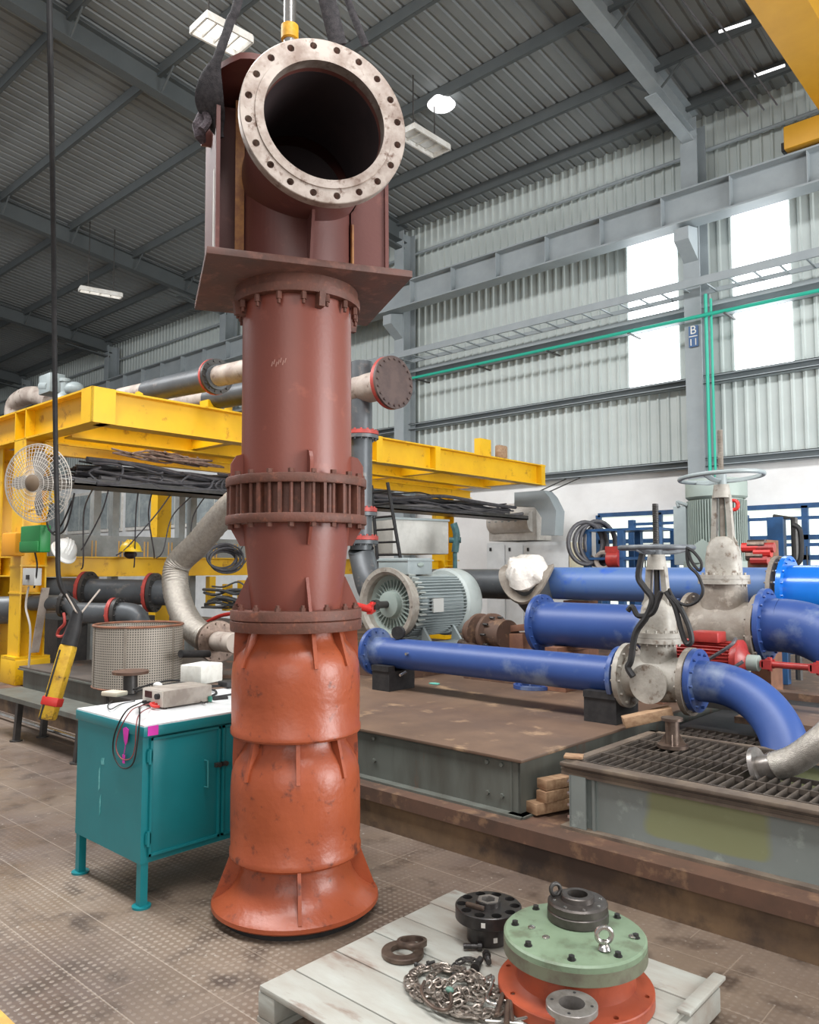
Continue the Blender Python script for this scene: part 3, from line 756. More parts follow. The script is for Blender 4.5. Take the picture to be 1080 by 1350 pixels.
# grating box (right); the faded yellow green paint patch has its own fixed outline on the wall
def patched_grey():
    m = M['boxgrey'].copy(); nt = m.node_tree; N = nt.nodes; L = nt.links; b = N['Principled BSDF']
    src = b.inputs['Base Color'].links[0].from_socket
    tc = N.new('ShaderNodeTexCoord'); mp = N.new('ShaderNodeMapping'); mp.vector_type = 'TEXTURE'
    mp.inputs['Location'].default_value = (-1.50+.5, 0, .405-.243); mp.inputs['Scale'].default_value = (.29, 1000, .11)
    L.new(tc.outputs['Object'], mp.inputs['Vector'])
    nz = N.new('ShaderNodeTexNoise'); nz.inputs['Scale'].default_value = 7; L.new(tc.outputs['Object'], nz.inputs['Vector'])
    pw = N.new('ShaderNodeVectorMath'); pw.operation = 'POWER' if False else 'MULTIPLY'
    L.new(mp.outputs['Vector'], pw.inputs[0]); L.new(mp.outputs['Vector'], pw.inputs[1])
    p2 = N.new('ShaderNodeVectorMath'); p2.operation = 'MULTIPLY'; L.new(pw.outputs[0], p2.inputs[0]); L.new(pw.outputs[0], p2.inputs[1])
    ln = N.new('ShaderNodeVectorMath'); ln.operation = 'LENGTH'; L.new(p2.outputs[0], ln.inputs[0])
    ad = N.new('ShaderNodeMath'); ad.operation = 'MULTIPLY_ADD'; ad.inputs[1].default_value = .9; L.new(nz.outputs['Fac'], ad.inputs[0]); L.new(ln.outputs['Value'], ad.inputs[2])
    mr = N.new('ShaderNodeMapRange'); mr.inputs[1].default_value = 1.65; mr.inputs[2].default_value = 1.15; mr.inputs[4].default_value = .7
    L.new(ad.outputs[0], mr.inputs[0])
    mx = N.new('ShaderNodeMix'); mx.data_type = 'RGBA'; L.new(mr.outputs[0], mx.inputs['Factor']); L.new(src, mx.inputs['A']); mx.inputs['B'].default_value = hx('#8a8c58')
    L.new(mx.outputs['Result'], b.inputs['Base Color']); return m
gb = thing('grating_box', (-.5, 4.2, .243), 'long grey steel tank with a rusty grating lid and a faded yellow green patch', 'tank')
gbx0, gbx1, gby0, gby1 = -2.24, 1.3, 3.67, 4.72
mb = MB(); mb.ab((gbx0+.06, gby0+.02, .256), (gbx1, gby0+.035, .55)); mb.ab((gbx0+.06, gby0+.02, .256), (gbx0+.075, gby1, .55)); mb.ab((gbx0+.06, gby1-.015, .256), (gbx1, gby1, .55))
mb.build('side_wall', patched_grey(), gb)
mb = MB()
mb.ab((gbx0, gby0-.03, .243), (gbx1, gby0+.12, .258)); mb.ab((gbx0, gby0-.01, .53), (gbx1, gby0+.05, .575)); mb.ab((gbx0, gby0-.03, .562), (gbx1, gby0+.06, .58), bev=.002)
mb.ab((gbx0, gby0-.01, .53), (gbx0+.05, gby1, .58)); mb.ab((gbx0, gby1-.04, .53), (gbx1, gby1, .58))
mb.ab((gbx0, gby0-.015, .515), (gbx1, gby0+.02, .53)); mb.ab((gbx0, gby0-.02, .545), (gbx1, gby0+.02, .549))
mb.build('rim', mat('rim_steel', '#77695a', '#5d5147', rough=.6, scale=5), gb)
mb = MB(); ibeam(mb, (gbx0+.10, gby0+.02, .26), (gbx0+.10, gby0+.02, .52), .09, .08, .01, .008, up=(0, 1, 0))
mb.ab((gbx0+.05, gby0-.02, .256), (gbx0+.06, gby0+.06, .52)); mb.ab((gbx0+.17, gby0, .256), (gbx0+.185, gby0+.03, .52))
mb.build('corner_post', M['boxgrey'], gb)
for z in (.30, .36, .42, .48):
    MB().cyl((gbx0+.045, gby0+.0, z), (gbx0+.03, gby0+.0, z), .009, seg=6).build('bolt', M['shiny'], gb)
MB().ab((gbx0+.08, gby0+.05, .25), (gbx1-.02, gby1-.02, .262)).build('tank_floor', M['black'], gb)
def grate(x0, x1, y0, y1, z, name):
    mb = MB()
    for k in range(int((x1-x0)/.048)+1):
        x = x0+k*.048; mb.ab((x-.0035, y0, z-.05), (x+.0035, y1, z))
    m2 = 5 if y1-y0 > .6 else 3
    for k in range(m2):
        y = y0+(y1-y0)*k/(m2-1); mb.ab((x0, y-.006, z-.02), (x1, y+.006, z+.004))
    return mb.build(name, M['grating'], gb)
grate(gbx0+.06, -1.42, gby0+.08, gby1-.06, .575, 'grating')
grate(-1.40, -.72, gby0+.08, gby0+.48, .575, 'grating')
grate(-.70, 1.25, gby0+.08, gby1-.06, .575, 'grating')
grate(-2.15, -1.42, gby1+.02, gby1+.32, .56, 'grating')
# timber between platform and tank
def timber(name, a, b, w, h, lab, m='wood', grp=None, roll=0):
    mb = MB(); mb.bar(a, b, w, h, bev=.004); o = mb.build(name, M[m], origin=(Vector(a)+Vector(b))/2); tag(o, lab, 'timber', grp); return o
timber('timber_block', (-2.46, 3.70, .285), (-2.28, 4.25, .285), .09, .06, 'lowest wooden beam wedged between the brown platform and the grating tank')
timber('timber_block', (-2.42, 3.74, .345), (-2.33, 4.20, .345), .075, .06, 'middle wooden block wedged beside the grating tank')
timber('timber_block', (-2.43, 3.76, .405), (-2.27, 4.3, .405), .08, .055, 'wooden block at the top of the stack beside the grating tank')
timber('timber_block', (-2.27, 3.74, .59), (-2.18, 3.78, .59), .08, .015, 'short pale board lying on the corner of the grating tank')

# ================================================================ BLUE PIPEWORK
def flange_ring(mb, o, d, r, t=.03, n=12, ri=0, br=.010, phase=.1):
    u, v, d = frame(d); o = Vector(o)
    mb.lathe([(ri, 0), (r, 0), (r, t), (ri, t)], o, d, 48, closed=True)
    for k in range(n):
        a = 2*PI*k/n+phase; p = o+u*((r-.03)*math.cos(a))+v*((r-.03)*math.sin(a))
        mb.cyl(p-d*.018, p+d*(t+.018), br, seg=6)
# front pipe along X at Y=5
Y1, Z1 = 5.0, .855
bp = thing('blue_pipe', (-3.8, Y1, Z1-.2), 'long straight blue pipe lying across the brown platform, in front of the grey motor', 'pipe')
mb = MB(); mb.lathe([(.105, 0), (.127, 0), (.127, 2.36), (.105, 2.36)], (-4.93, Y1, Z1), X_, 56, closed=True); mb.build('pipe_barrel', M['blue'], bp)
mb = MB(); flange_ring(mb, (-4.95, Y1, Z1), X_, .205, .035, 12, ri=.1); mb.build('flange', M['blue'], bp)
mb = MB(); flange_ring(mb, (-2.60, Y1, Z1), X_, .20, .03, 12, ri=.1); mb.build('flange', M['blue'], bp)
mb = MB(); g = W(537, 862, Y=Y1-.13); mb.cyl(Vector((g.x, Y1, Z1+.02)), g+Vector((0, -.02, 0)), .012, seg=10); mb.build('nozzle_stub', M['shiny'], bp)
mb = MB(); p = W(535, 886, Y=Y1-.12); mb.cyl(p, p+Vector((.0, -.07, -.02)), .012, seg=8); mb.build('drain_stub', M['shiny'], bp)
gg = thing('pressure_gauge', W(533, 845, Y=Y1), 'small black pressure gauge with an orange connector on top of the front blue pipe', 'gauge')
p = W(526, 834, Y=Y1-.02)
MB().cyl(p+Vector((-.01, .02, 0)), p+Vector((.01, -.03, .0)), .055, seg=24).build('dial', M['black'], gg)
MB().tube([p+Vector((0, 0, -.04)), W(535, 845, Y=Y1), W(541, 858, Y=Y1-.02)], .012, seg=8, sm=3).build('stem', M['darksteel'], gg)
MB().cyl(W(536, 846, Y=Y1-.03), W(541, 857, Y=Y1-.05), .018, seg=10).build('connector', M['orangeplastic'], gg)
for x, w_, lab in ((-4.72, .10, 'dark block under the left flanged end of the front blue pipe'), (-2.66, .12, 'dark block under the front blue pipe beside the front valve')):
    mb = MB(); mb.ab((x-w_, Y1-.16, .551), (x+w_, Y1+.16, .715)); mb.ab((x-w_, Y1-.17, .715), (x+w_, Y1-.09, .76)); mb.ab((x-w_, Y1+.09, .715), (x+w_, Y1+.17, .76))
    o = mb.build('pipe_support', M['black']); tag(o, lab, 'support')
bf = MB(); flange_ring(bf, (W(712, 905, Z=.552).x, W(712, 908, Z=.552).y, .552), Z_, .17, .03, 10, ri=.11)
o = bf.build('loose_flange', M['blue']); tag(o, 'loose blue flange ring lying flat on the brown platform under the front pipe', 'flange')
rag = MB(); c = W(573, 902, Z=.551); rag.prism([(-.05, -.02), (.0, -.03), (.05, -.01), (.045, .02), (-.01, .03), (-.045, .012)], c+Z_*.006, X_, Y_, .008)
o = rag.build('cloth_scrap', mat('turquoise_scrap', '#6fc0b0', rough=.8)); tag(o, 'tiny turquoise scrap lying on the brown platform', 'scrap')
# elbow 1, from the front valve down into the tank opening
def elbow(mb, c0, d0, d1, R, ang, r, seg=56, n=24, t0=0):
    c0 = Vector(c0); d0 = Vector(d0).normalized(); d1 = Vector(d1).normalized(); cc = c0+d1*R; pts = []
    for k in range(n+1):
        a = ang*k/n
        pts.append(cc - d1*(R*math.cos(a)) + d0*(R*math.sin(a)))
    mb.tube(pts, r, seg=seg); return pts
e1 = thing('blue_elbow', (-1.6, Y1, .3), 'faded blue pipe elbow curving down from the front valve into the grating tank', 'pipe')
mb = MB(); s0 = Vector((-2.02, Y1, Z1+.02)); dn = Vector((0, -.50, -.86)).normalized()
mb.cyl(s0-X_*.02, s0+X_*.05, .128, seg=56)
pts = elbow(mb, s0+X_*.05, X_, dn, .52, math.radians(82), .128)
mb.build('pipe_bend', M['blue'], e1)
mb = MB(); flange_ring(mb, s0-X_*.05, X_, .20, .035, 12, ri=.1); mb.build('flange', M['blue'], e1)
# second pipe along X at Y=6
Y2, Z2 = 6.0, 1.10
b2 = thing('blue_pipe', (-3.2, Y2, Z2-.25), 'wide blue pipe with its open flange toward the motor, second row behind the front valve', 'pipe')
MB().lathe([(.16, 0), (.19, 0), (.19, 1.25), (.16, 1.25)], (-3.84, Y2, Z2), X_, 56, closed=True).build('pipe_barrel', M['blue'], b2)
mb = MB(); flange_ring(mb, (-3.87, Y2, Z2), X_, .255, .035, 16, ri=.16, br=.008); mb.build('flange', M['blue'], b2)
mb = MB(); flange_ring(mb, (-2.62, Y2, Z2), X_, .25, .035, 16, ri=.16); mb.build('flange', M['blue'], b2)
for x, lab in ((-3.6, 'brown timber crib under the flange end of the second blue pipe'), (-2.75, 'brown timber crib under the second blue pipe beside the rear valve')):
    mb = MB(); mb.ab((x-.1, Y2-.2, .552), (x+.1, Y2+.2, .88)); mb.ab((x-.06, Y2-.26, .86), (x+.06, Y2+.26, .92))
    o = mb.build('pipe_support', M['woodold']); tag(o, lab, 'support')
e2 = thing('blue_elbow', (-1.5, Y2, .3), 'large blue pipe elbow sweeping down at the right edge behind the red coupling', 'pipe')
mb = MB(); s0 = Vector((-1.90, Y2, Z2+.08)); dn = Vector((0, -.35, -.94)).normalized()
mb.cyl(s0-X_*.03, s0+X_*.06, .19, seg=56); elbow(mb, s0+X_*.06, X_, dn, .62, math.radians(80), .19)
mb.build('pipe_bend', M['blue'], e2)
mb = MB(); flange_ring(mb, s0-X_*.06, X_, .262, .035, 16, ri=.15); mb.build('flange', M['blue'], e2)
# third pipe at Y=7.4
Y3, Z3 = 7.4, 1.42
b3 = thing('blue_pipe', (-3.6, Y3, Z3-.3), 'faded blue pipe running furthest back, behind both valves', 'pipe')
MB().lathe([(.14, 0), (.172, 0), (.172, 2.42), (.14, 2.42)], (-4.72, Y3, Z3), X_, 56, closed=True).build('pipe_barrel', M['blue_grey'], b3)
for x, lab in ((-4.3, 'tall dark crib under the rear blue pipe beside the saddle flange'), (-3.2, 'tall dark crib under the rear blue pipe behind the valves')):
    mb = MB(); mb.ab((x-.15, Y3-.05, .24), (x+.15, Y3+.15, 1.24)); o = mb.build('pipe_support', M['woodold']); tag(o, lab, 'support')
b3g = thing('grey_pipe', (-6, Y3, Z3-.2), 'dark grey pipe between the big motor and the flanged pipe saddle', 'pipe')
MB().lathe([(.14, 0), (.17, 0), (.17, 2.0), (.14, 2.0)], (-6.75, Y3, Z3-.02), X_, 48, closed=True).build('pipe_barrel', M['greypipe'], b3g)
b4 = thing('blue_pipe', (-1.2, Y3, Z3-.3), 'glossy bright blue pipe with a bolted flange at the right edge', 'pipe')
MB().lathe([(.2, 0), (.232, 0), (.232, 2.4), (.2, 2.4)], (-2.20, Y3, Z3-.04), X_, 56, closed=True).build('pipe_barrel', M['blue_bright'], b4)
mb = MB(); flange_ring(mb, (-2.22, Y3, Z3-.04), X_, .315, .04, 16, ri=.19, br=.012); mb.build('flange', M['blue_bright'], b4)
mb = MB(); flange_ring(mb, (-2.30, Y3, Z3-.04), X_, .315, .035, 16, ri=.15, br=.01); mb.build('mating_flange', M['valvebrown'], b4)
# saddle branch wrapped with white plastic
sd = thing('pipe_branch', (-4.75, Y3, Z3), 'grey curved saddle flange stuffed with white plastic on the rear blue pipe', 'pipe branch')
c0 = W(697, 763, Y=Y3-.30)
ax_ = Vector((.10, -.62, .78)).normalized(); u, v, ax_ = frame(ax_)
mb = MB(); n = 48
def sad(r, h):
    return [c0+u*(r*math.cos(2*PI*k/n))+v*(r*math.sin(2*PI*k/n))+ax_*(h+.10*math.cos(4*PI*k/n)) for k in range(n)]
A = [mb._v(sad(.19, .03)), mb._v(sad(.30, .03)), mb._v(sad(.30, 0)), mb._v(sad(.19, 0))]
for i in range(4):
    a, b = A[i], A[(i+1) % 4]
    for k in range(n): mb.bm.faces.new((a[k], a[(k+1) % n], b[(k+1) % n], b[k]))
mb.build('saddle_flange', M['valvebrown'], sd)
mb = MB(); mb.lathe([(.15, -.42), (.2, -.25), (.2, .02), (.18, .02), (.14, -.4)], c0, ax_, 40, closed=True); mb.build('neck', M['greypipe'], sd)
pl = MB(); rr = random.Random(5)
pr = [(0, -.08), (.18, -.05), (.24, .03), (.21, .13), (.13, .21), (0, .25)]
pl.lathe(pr, c0+ax_*.03, ax_, 36)
bmesh.ops.subdivide_edges(pl.bm, edges=pl.bm.edges[:], cuts=1)
for vv in pl.bm.verts:
    q = vv.co; f = 1+.07*math.sin(19*q.x+11*q.z)+.05*math.sin(37*q.z+23*q.y)+rr.uniform(-.02, .02)
    vv.co = c0+(q-c0)*f
pl.build('plastic_wrap', M['fabricwhite'], sd, 'crumpled white plastic in the opening', ang=50)
mb = MB(); mb.ball((c0.x+.05, Y3-.1, 1.12), .13, (1, 1, 1.3)); mb.build('plastic_wrap', mat('dull_plastic', '#9a938b', '#7a726a', rough=.3, scale=9), sd)

# ================================================================ GATE VALVES
def gate_valve(name, x, y, zc, rp, rf, half, label, zbon, rb, zyoke, zwheel, rw, ztop, body_m, bon_m, tilt=0):
    t = thing(name, (x, y, zc-rf), label, 'valve')
    mb = MB()
    # body: barrel along X, belly bulging down and neck up
    mb.lathe([(rp*.8, -half), (rp*1.08, -half), (rp*1.12, -half*.6), (rp*1.22, 0), (rp*1.12, half*.6), (rp*1.08, half), (rp*.8, half)], (x, y, zc), X_, 40, closed=True)
    bd = mb.build('valve_body', body_m, t)
    if rw < .27:
        mb = MB(); mb.lathe([(0, 0), (rp*1.0, .0), (rp*1.0, .02), (0, .02)], (x, y-rp*1.17, zc-.02), -Y_, 28)
        mb.build('body_boss', body_m, bd)
    P = []
    mb = MB()
    prof = [(rp*.95, -rp*.9, rp*.55), (rp*.98, rp*.3, rp*.85), (rp*.86, rp*.8, rp*.80), (rp*.80, zbon-zc, rp*.78)]
    seg = 32; rings = []
    for ax, h, ay in prof:
        rings.append(mb._v([(x+ax*abs(math.cos(a))**.7*(1 if math.cos(a) > 0 else -1), y+ay*1.1*abs(math.sin(a))**.7*(1 if math.sin(a) > 0 else -1), zc+h) for a in [2*PI*k/seg for k in range(seg)]]))
    for a, b in zip(rings, rings[1:]):
        for k in range(seg): mb.bm.faces.new((a[k], a[(k+1) % seg], b[(k+1) % seg], b[k]))
    mb.build('valve_neck', body_m, t)
    for s in (-1, 1):
        mb = MB(); flange_ring(mb, (x+s*half-(.035 if s > 0 else 0), y, zc), X_, rf, .035, 12, ri=rp*.7); mb.build('flange', body_m if s < 0 else M['valvebrown'], t)
    mb = MB(); flange_ring(mb, (x, y, zbon), Z_, rb, .035, 14, ri=.02, br=.009); flange_ring(mb, (x, y, zbon+.037), Z_, rb*.98, .03, 14, ri=.02, br=.009)
    mb.build('bonnet_flange', bon_m if name == 'gate_valve' else M['valvebrown'], t)
    mb = MB(); hb = (zyoke-zbon)*.36
    seg = 28; rings = []
    for f, h in ((.86, .065), (.84, .065+hb*.45), (.74, .065+hb*.8), (.5, .065+hb), (.3, .065+hb*1.08)):
        rings.append(mb._v([(x+rb*.80*f*abs(math.cos(a))**.6*(1 if math.cos(a) > 0 else -1), y+rb*.62*f*abs(math.sin(a))**.6*(1 if math.sin(a) > 0 else -1), zbon+h) for a in [2*PI*k/seg for k in range(seg)]]))
    for a, b in zip(rings, rings[1:]):
        for k in range(seg): mb.bm.faces.new((a[k], a[(k+1) % seg], b[(k+1) % seg], b[k]))
    mb.bm.faces.new(rings[-1])
    mb.build('bonnet', bon_m, t)
    yb = zbon+.065+hb
    mb = MB()
    for s in (-1, 1):
        mb.prism([(s*.085, 0), (s*.045, 0), (s*.030, zyoke-yb-.05), (s*.065, zyoke-yb-.05)], (x, y, yb-.03), X_, Z_, .05)
        mb.prism([(s*.085, .0), (s*.11, .0), (s*.06, .10)], (x, y, yb-.03), X_, Z_, .02)
    mb.cyl((x, y, zyoke-.10), (x, y, zyoke), .068, r2=.055, seg=24)
    mb.build('yoke', bon_m, t)
    mb = MB(); mb.cyl((x, y, yb), (x, y, ztop), .019, seg=16)
    zz = zyoke+.02
    while zz < ztop-.01:
        mb.lathe([(.017, 0), (.0225, .004), (.017, .008)], (x, y, zz), Z_, 14); zz += .012
    mb.build('threaded_stem', M['darksteel'] if ztop < 2.2 else M['valvebrown'], t)
    mb = MB(); R = Matrix.Rotation(math.radians(tilt), 3, 'Y')
    n = 48; mb.tube([Vector((x, y, zwheel))+R @ Vector((rw*math.cos(2*PI*k/n), rw*math.sin(2*PI*k/n), 0)) for k in range(n)], .017, seg=10, closed=True)
    for k in range(3):
        a = 2*PI*k/3+.5; mb.tube([Vector((x, y, zwheel-.03)), Vector((x, y, zwheel-.03))+R @ Vector((rw*.5*math.cos(a), rw*.5*math.sin(a), 0)), Vector((x, y, zwheel))+R @ Vector((rw*math.cos(a), rw*math.sin(a), 0))], (.02, .009), seg=8, sm=4)
    mb.cyl((x, y, zwheel-.06), (x, y, zwheel+.025), .04, seg=20)
    mb.build('handwheel', M['motorgrey'] if rw > .27 else mat('dull_wheel_grey', '#6e7276', '#585b5f', rough=.5, scale=12), t)
    return t
gate_valve('gate_valve', -2.31, Y1, Z1+.01, .127, .215, .235, 'whitish gate valve draped in black straps on the front blue pipe', 1.10, .165, 1.68, 1.725, .235, 2.02, M['castgrey'], M['castgrey'])
gate_valve('gate_valve', -2.24, Y2, Z2+.03, .185, .27, .27, 'taller weathered gate valve with a large handwheel and long stem, behind the front valve', 1.47, .185, 2.22, 2.28, .30, 2.64, M['valvebrown'], M['castgrey'], tilt=-3)
# straps and cable wrapped round the front valve
def strap(pts, r, lab, m='black', Y=Y1-.2, sm=6, name='rubber_strap', cat='strap'):
    mb = MB(); mb.tube([W(a, b, Y=Y) if len(q) == 2 else W(a, b, Y=q[2]) for q in pts for a, b in [q[:2]]], r, seg=8, sm=sm)
    o = mb.build(name, M[m]); tag(o, lab, cat); return o
strap([(847, 730), (842, 760), (850, 775), (860, 790), (853, 812), (838, 835), (832, 870), (828, 880), (835, 892)], .022, 'black strap hanging down the left of the front valve')
strap([(828, 805), (834, 800), (842, 812), (860, 808), (868, 790), (872, 780)], .018, 'short black strap knotted left of the front valve yoke')
strap([(878, 780), (890, 800), (898, 830), (905, 848), (912, 845), (908, 825), (896, 800), (884, 786)], .017, 'looped black rubber strap hanging right of the front valve yoke')
strap([(905, 722), (915, 728), (925, 742), (922, 752), (912, 740), (906, 725), (908, 745), (920, 758), (927, 778), (920, 792), (905, 798), (890, 790), (882, 776)], .010, 'thin black cable looping from the front handwheel', name='cable', cat='cable')
tb = timber('timber_block', W(822, 952, Y=4.72)+Vector((0, 0, .0)), W(885, 938, Y=4.9), .10, .065, 'sawn wooden block under the front gate valve', 'wood')
# pedestal below the valve
pd = thing('pipe_stool', (W(887, 985, Z=.58).x, W(887, 985, Z=.58).y, .58), 'short flanged steel stool on the grating under the front valve', 'stool')
c = Vector(pd.location)
MB().lathe([(0, 0), (.085, 0), (.085, .018), (.04, .02), (.038, .02), (.038, .15), (.06, .15), (.06, .165), (0, .165)], c, Z_, 32).build('pipe_foot', M['rustring'], pd)
for k in range(4):
    a = k*PI/2+.4; MB().prism([(.03, .018), (.075, .018), (.035, .08)], c, (math.cos(a), math.sin(a), 0), Z_, .006).build('gusset', M['rustring'], pd)
# metallic hose at right edge
hs = thing('metal_hose', W(1000, 1012, Z=.6), 'braided stainless hose with a round flange lying on the grating at the right edge', 'hose')
Yh = 4.15
hp = [W(1003, 1013, Y=Yh), W(1022, 1010, Y=Yh), W(1050, 1000, Y=Yh), W(1085, 975, Y=Yh), W(1125, 940, Y=Yh+.05), W(1200, 905, Y=Yh+.2), W(1300, 930, Y=Yh+.3)]
d = (hp[1]-hp[0]).normalized()
MB().ring(hp[0]-d*.02, d, .105, .050, .024).build('flange', M['sleeve'], hs)
MB().tube([hp[0], hp[1]], .060, seg=32).build('collar', M['sleeve'], hs)
mb = MB(); P = smooth_path(hp[1:], 14); mb.tube(P, [.067+(.0015 if i % 2 else 0) for i in range(len(P))], seg=28); mb.build('braided_hose', M['hosebraid'], hs)
# ================================================================ MOTORS AND THINGS BEHIND
# red motor with coupling
rm = thing('red_motor', (-2.2, 5.6, .75), 'small bright red electric motor between the two gate valves', 'motor')
c = W(942, 868, Y=5.55); a0 = Vector((c.x-.22, 5.55, c.z)); a1 = Vector((c.x+.14, 5.55, c.z))
mb = MB(); mb.cyl(a0, a1, .108, seg=40)
for k in range(34):
    a = 2*PI*k/34
    if abs(math.sin(a)) > .93 and math.cos(a) < 2 and math.sin(a) > 0: continue
    n = Vector((0, math.cos(a), math.sin(a)))
    mb.prism([(0, .10), (a1.x-a0.x, .10), (a1.x-a0.x, .135), (0, .135)], a0, X_, n, .005)
mb.build('finned_housing', M['redmotor'], rm)
MB().lathe([(0, 0), (.125, 0), (.14, .03), (.14, .05), (.09, .06), (.06, .09), (0, .09)], a1, X_, 36).build('end_shield', M['redmotor'], rm)
MB().lathe([(0, 0), (.13, 0), (.13, .10), (0, .10)], a0-X_*.1, X_, 36).build('fan_cover', M['redmotor'], rm)
MB().ab((c.x-.12, 5.44, c.z+.115), (c.x+.07, 5.60, c.z+.19), bev=.01).build('terminal_box', M['redmotor'], rm)
MB().ab((c.x-.18, 5.42, c.z-.15), (c.x+.12, 5.47, c.z-.10)).build('foot', M['redmotor'], rm); MB().ab((c.x-.18, 5.63, c.z-.15), (c.x+.12, 5.68, c.z-.10)).build('foot', M['redmotor'], rm)
mb = MB(); mb.tube([W(970, 842, Y=5.42), W(962, 852, Y=5.36), (c.x-.02, 5.36, c.z-.03), W(940, 880, Y=5.38)], .012, seg=8, sm=5); mb.tube([W(980, 872, Y=5.4), W(968, 880, Y=5.38), W(958, 888, Y=5.38)], .012, seg=8, sm=4); mb.build('power_cable', M['cable'], rm)
cp = thing('coupling_shaft', a1+X_*.2, 'red and grey universal joint shaft running right from the red motor', 'shaft')
x = a1.x+.09
sc = Vector((x, 5.55, c.z-.01))
MB().lathe([(0, 0), (.055, 0), (.055, .07), (.03, .08), (0, .08)], sc, X_, 28).build('hub', M['motorgreen'], cp)
MB().cyl(sc+X_*.08, sc+X_*.48, .022, seg=16).build('shaft', M['redmotor'], cp)
for k, dx in enumerate((.10, .40)):
    mb = MB(); mb.ab(sc+Vector((dx, -.045, -.03)), sc+Vector((dx+.06, -.03, .03))); mb.ab(sc+Vector((dx, .03, -.03)), sc+Vector((dx+.06, .045, .03))); mb.cyl(sc+Vector((dx+.04, 0, -.045)), sc+Vector((dx+.04, 0, .045)), .016, seg=12); mb.ab(sc+Vector((dx-.01, -.045, -.02)), sc+Vector((dx+.01, .045, .02)))
    mb.build('yoke', M['redmotor'], cp)
MB().lathe([(0, 0), (.055, 0), (.055, .09), (0, .09)], sc+X_*.49, X_, 28).build('hub', M['motorgreen'], cp)
MB().cyl(sc+X_*.58, sc+X_*.75, .018, seg=16).build('shaft_end', M['shiny'], cp)
# blue pump stand at the right edge
o = MB().ab(sc+Vector((.68, -.05, -.42)), sc+Vector((.98, .25, .06)), bev=.01).build('pump_stand', M['blue_rack']); tag(o, 'blue machine foot cut off by the right edge of the photo', 'machine')
# steel tables / beams behind the tank
tbm = MB(); tbm.ab((-1.9, 5.2, .60), (1.2, 5.9, .64)); 
for x in (-1.75, -.9, -.2): tbm.ab((x-.05, 5.3, .502), (x+.05, 5.4, .6))
o = tbm.build('steel_bench', M['deck']); tag(o, 'low brown steel bench carrying the red motor', 'bench')
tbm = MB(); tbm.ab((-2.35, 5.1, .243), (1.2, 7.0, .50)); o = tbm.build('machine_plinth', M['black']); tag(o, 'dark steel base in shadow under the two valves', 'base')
mb = MB(); mb.bar((c.x-.2, 5.55, .70), (c.x+.2, 5.55, .70), .3, .12); o = mb.build('motor_plinth', M['darksteel']); tag(o, 'dark steel plinth under the red motor', 'base')
tbm = MB(); tbm.ab((-1.6, 6.3, .62), (1.2, 6.5, .70)); tbm.ab((-1.3, 6.3, .502), (-1.2, 6.5, .62)); o = tbm.build('steel_beam', M['rustbeam']); tag(o, 'brown steel beam behind the red shaft at the right edge', 'beam')
# brown boxes under the rear pipes right
tbm = MB(); tbm.ab((-2.4, 7.05, .243), (-1.2, 7.2, .55)); o = tbm.build('machine_plinth', M['rustbeam']); tag(o, 'rusty base block behind the second blue pipe', 'base')

# big grey motor, flange end toward the camera
MY0 = 5.75
mc = W(508, 797, Y=MY0)
sx = mc.x; sz = mc.z
mo = thing('flange_motor', (sx, MY0+.6, sz-.45), 'large grey finned electric motor with its open flange end facing the camera', 'motor')
c0 = Vector((sx, MY0, sz))
mb = MB(); mb.lathe([(.33, 0), (.375, 0), (.375, .03), (.345, .035), (.34, .14), (.30, .14), (.30, .035)], c0, Y_, 56, closed=True); mb.bolts(c0-Y_*.002, -Y_, .355, 8, .012, .004, seg=10); mb.build('mounting_flange', mat('motor_flange', '#a39d93', '#8d857b', rough=.5, scale=10), mo)
mb = MB(); mb.lathe([(.305, .10), (.17, .16), (.17, .19), (.305, .15)], c0, Y_, 48, closed=True)
mb.lathe([(0, .0), (.045, .0), (.13, .02), (.135, .08), (.17, .10), (.17, .18), (0, .18)], c0+Y_*.02, Y_, 40)
for k in range(30):
    a = 2*PI*k/30; n = Vector((math.cos(a), 0, math.sin(a)))
    mb.prism([(.15, .16), (.25, .13), (.25, .10), (.15, .10)], c0, n, Y_, .010)
mb.build('end_shield', M['motorgreen'], mo)
mb = MB(); mb.cyl(c0-Y_*.14, c0+Y_*.05, .036, seg=20); mb.build('shaft', M['darksteel'], mo)
mb = MB(); mb.cyl(c0+Y_*.14, c0+Y_*.95, .30, seg=48)
for k in range(60):
    a = 2*PI*k/60; n = Vector((math.cos(a), 0, math.sin(a)))
    if n.z > .86: continue
    mb.prism([(.29, .18), (.345, .18), (.345, .92), (.29, .92)], c0, n, Y_, .008)
mb.build('finned_housing', M['motorgrey'], mo)
mb = MB()
for k in range(40):
    a = 2*PI*k/40+.04; n = Vector((math.cos(a), 0, math.sin(a)))
    if n.z < -.6: continue
    mb.prism([(.31, .15), (.37, .13), (.36, .24), (.31, .24)], c0, n, Y_, .012)
mb.build('cooling_rib', mat('pale_ribs', '#b4b8b2', '#9a9e98', rough=.5, scale=8), mo)
mb = MB(); mb.lathe([(.0, 1.22), (.25, 1.22), (.35, 1.16), (.365, 1.10), (.365, .93), (.34, .90), (.0, .90)], c0, Y_, 56); mb.build('fan_cowl', mat('cowl_grey', '#a9b0ad', '#9aa19e', rough=.45, scale=4), mo)
mb = MB(); mb.ab(c0+Vector((.325, .34, -.08)), c0+Vector((.352, .50, .06))); mb.build('nameplate', mat('plate_metal', '#b5b5b0', rough=.5), mo)
mb = MB(); mb.ab(c0+Vector((-.22, .12, .30)), c0+Vector((.2, .50, .47)), bev=.01); mb.ab(c0+Vector((-.23, .11, .44)), c0+Vector((.21, .51, .455))); tbx = mb.build('terminal_box', M['motorgrey'], mo)
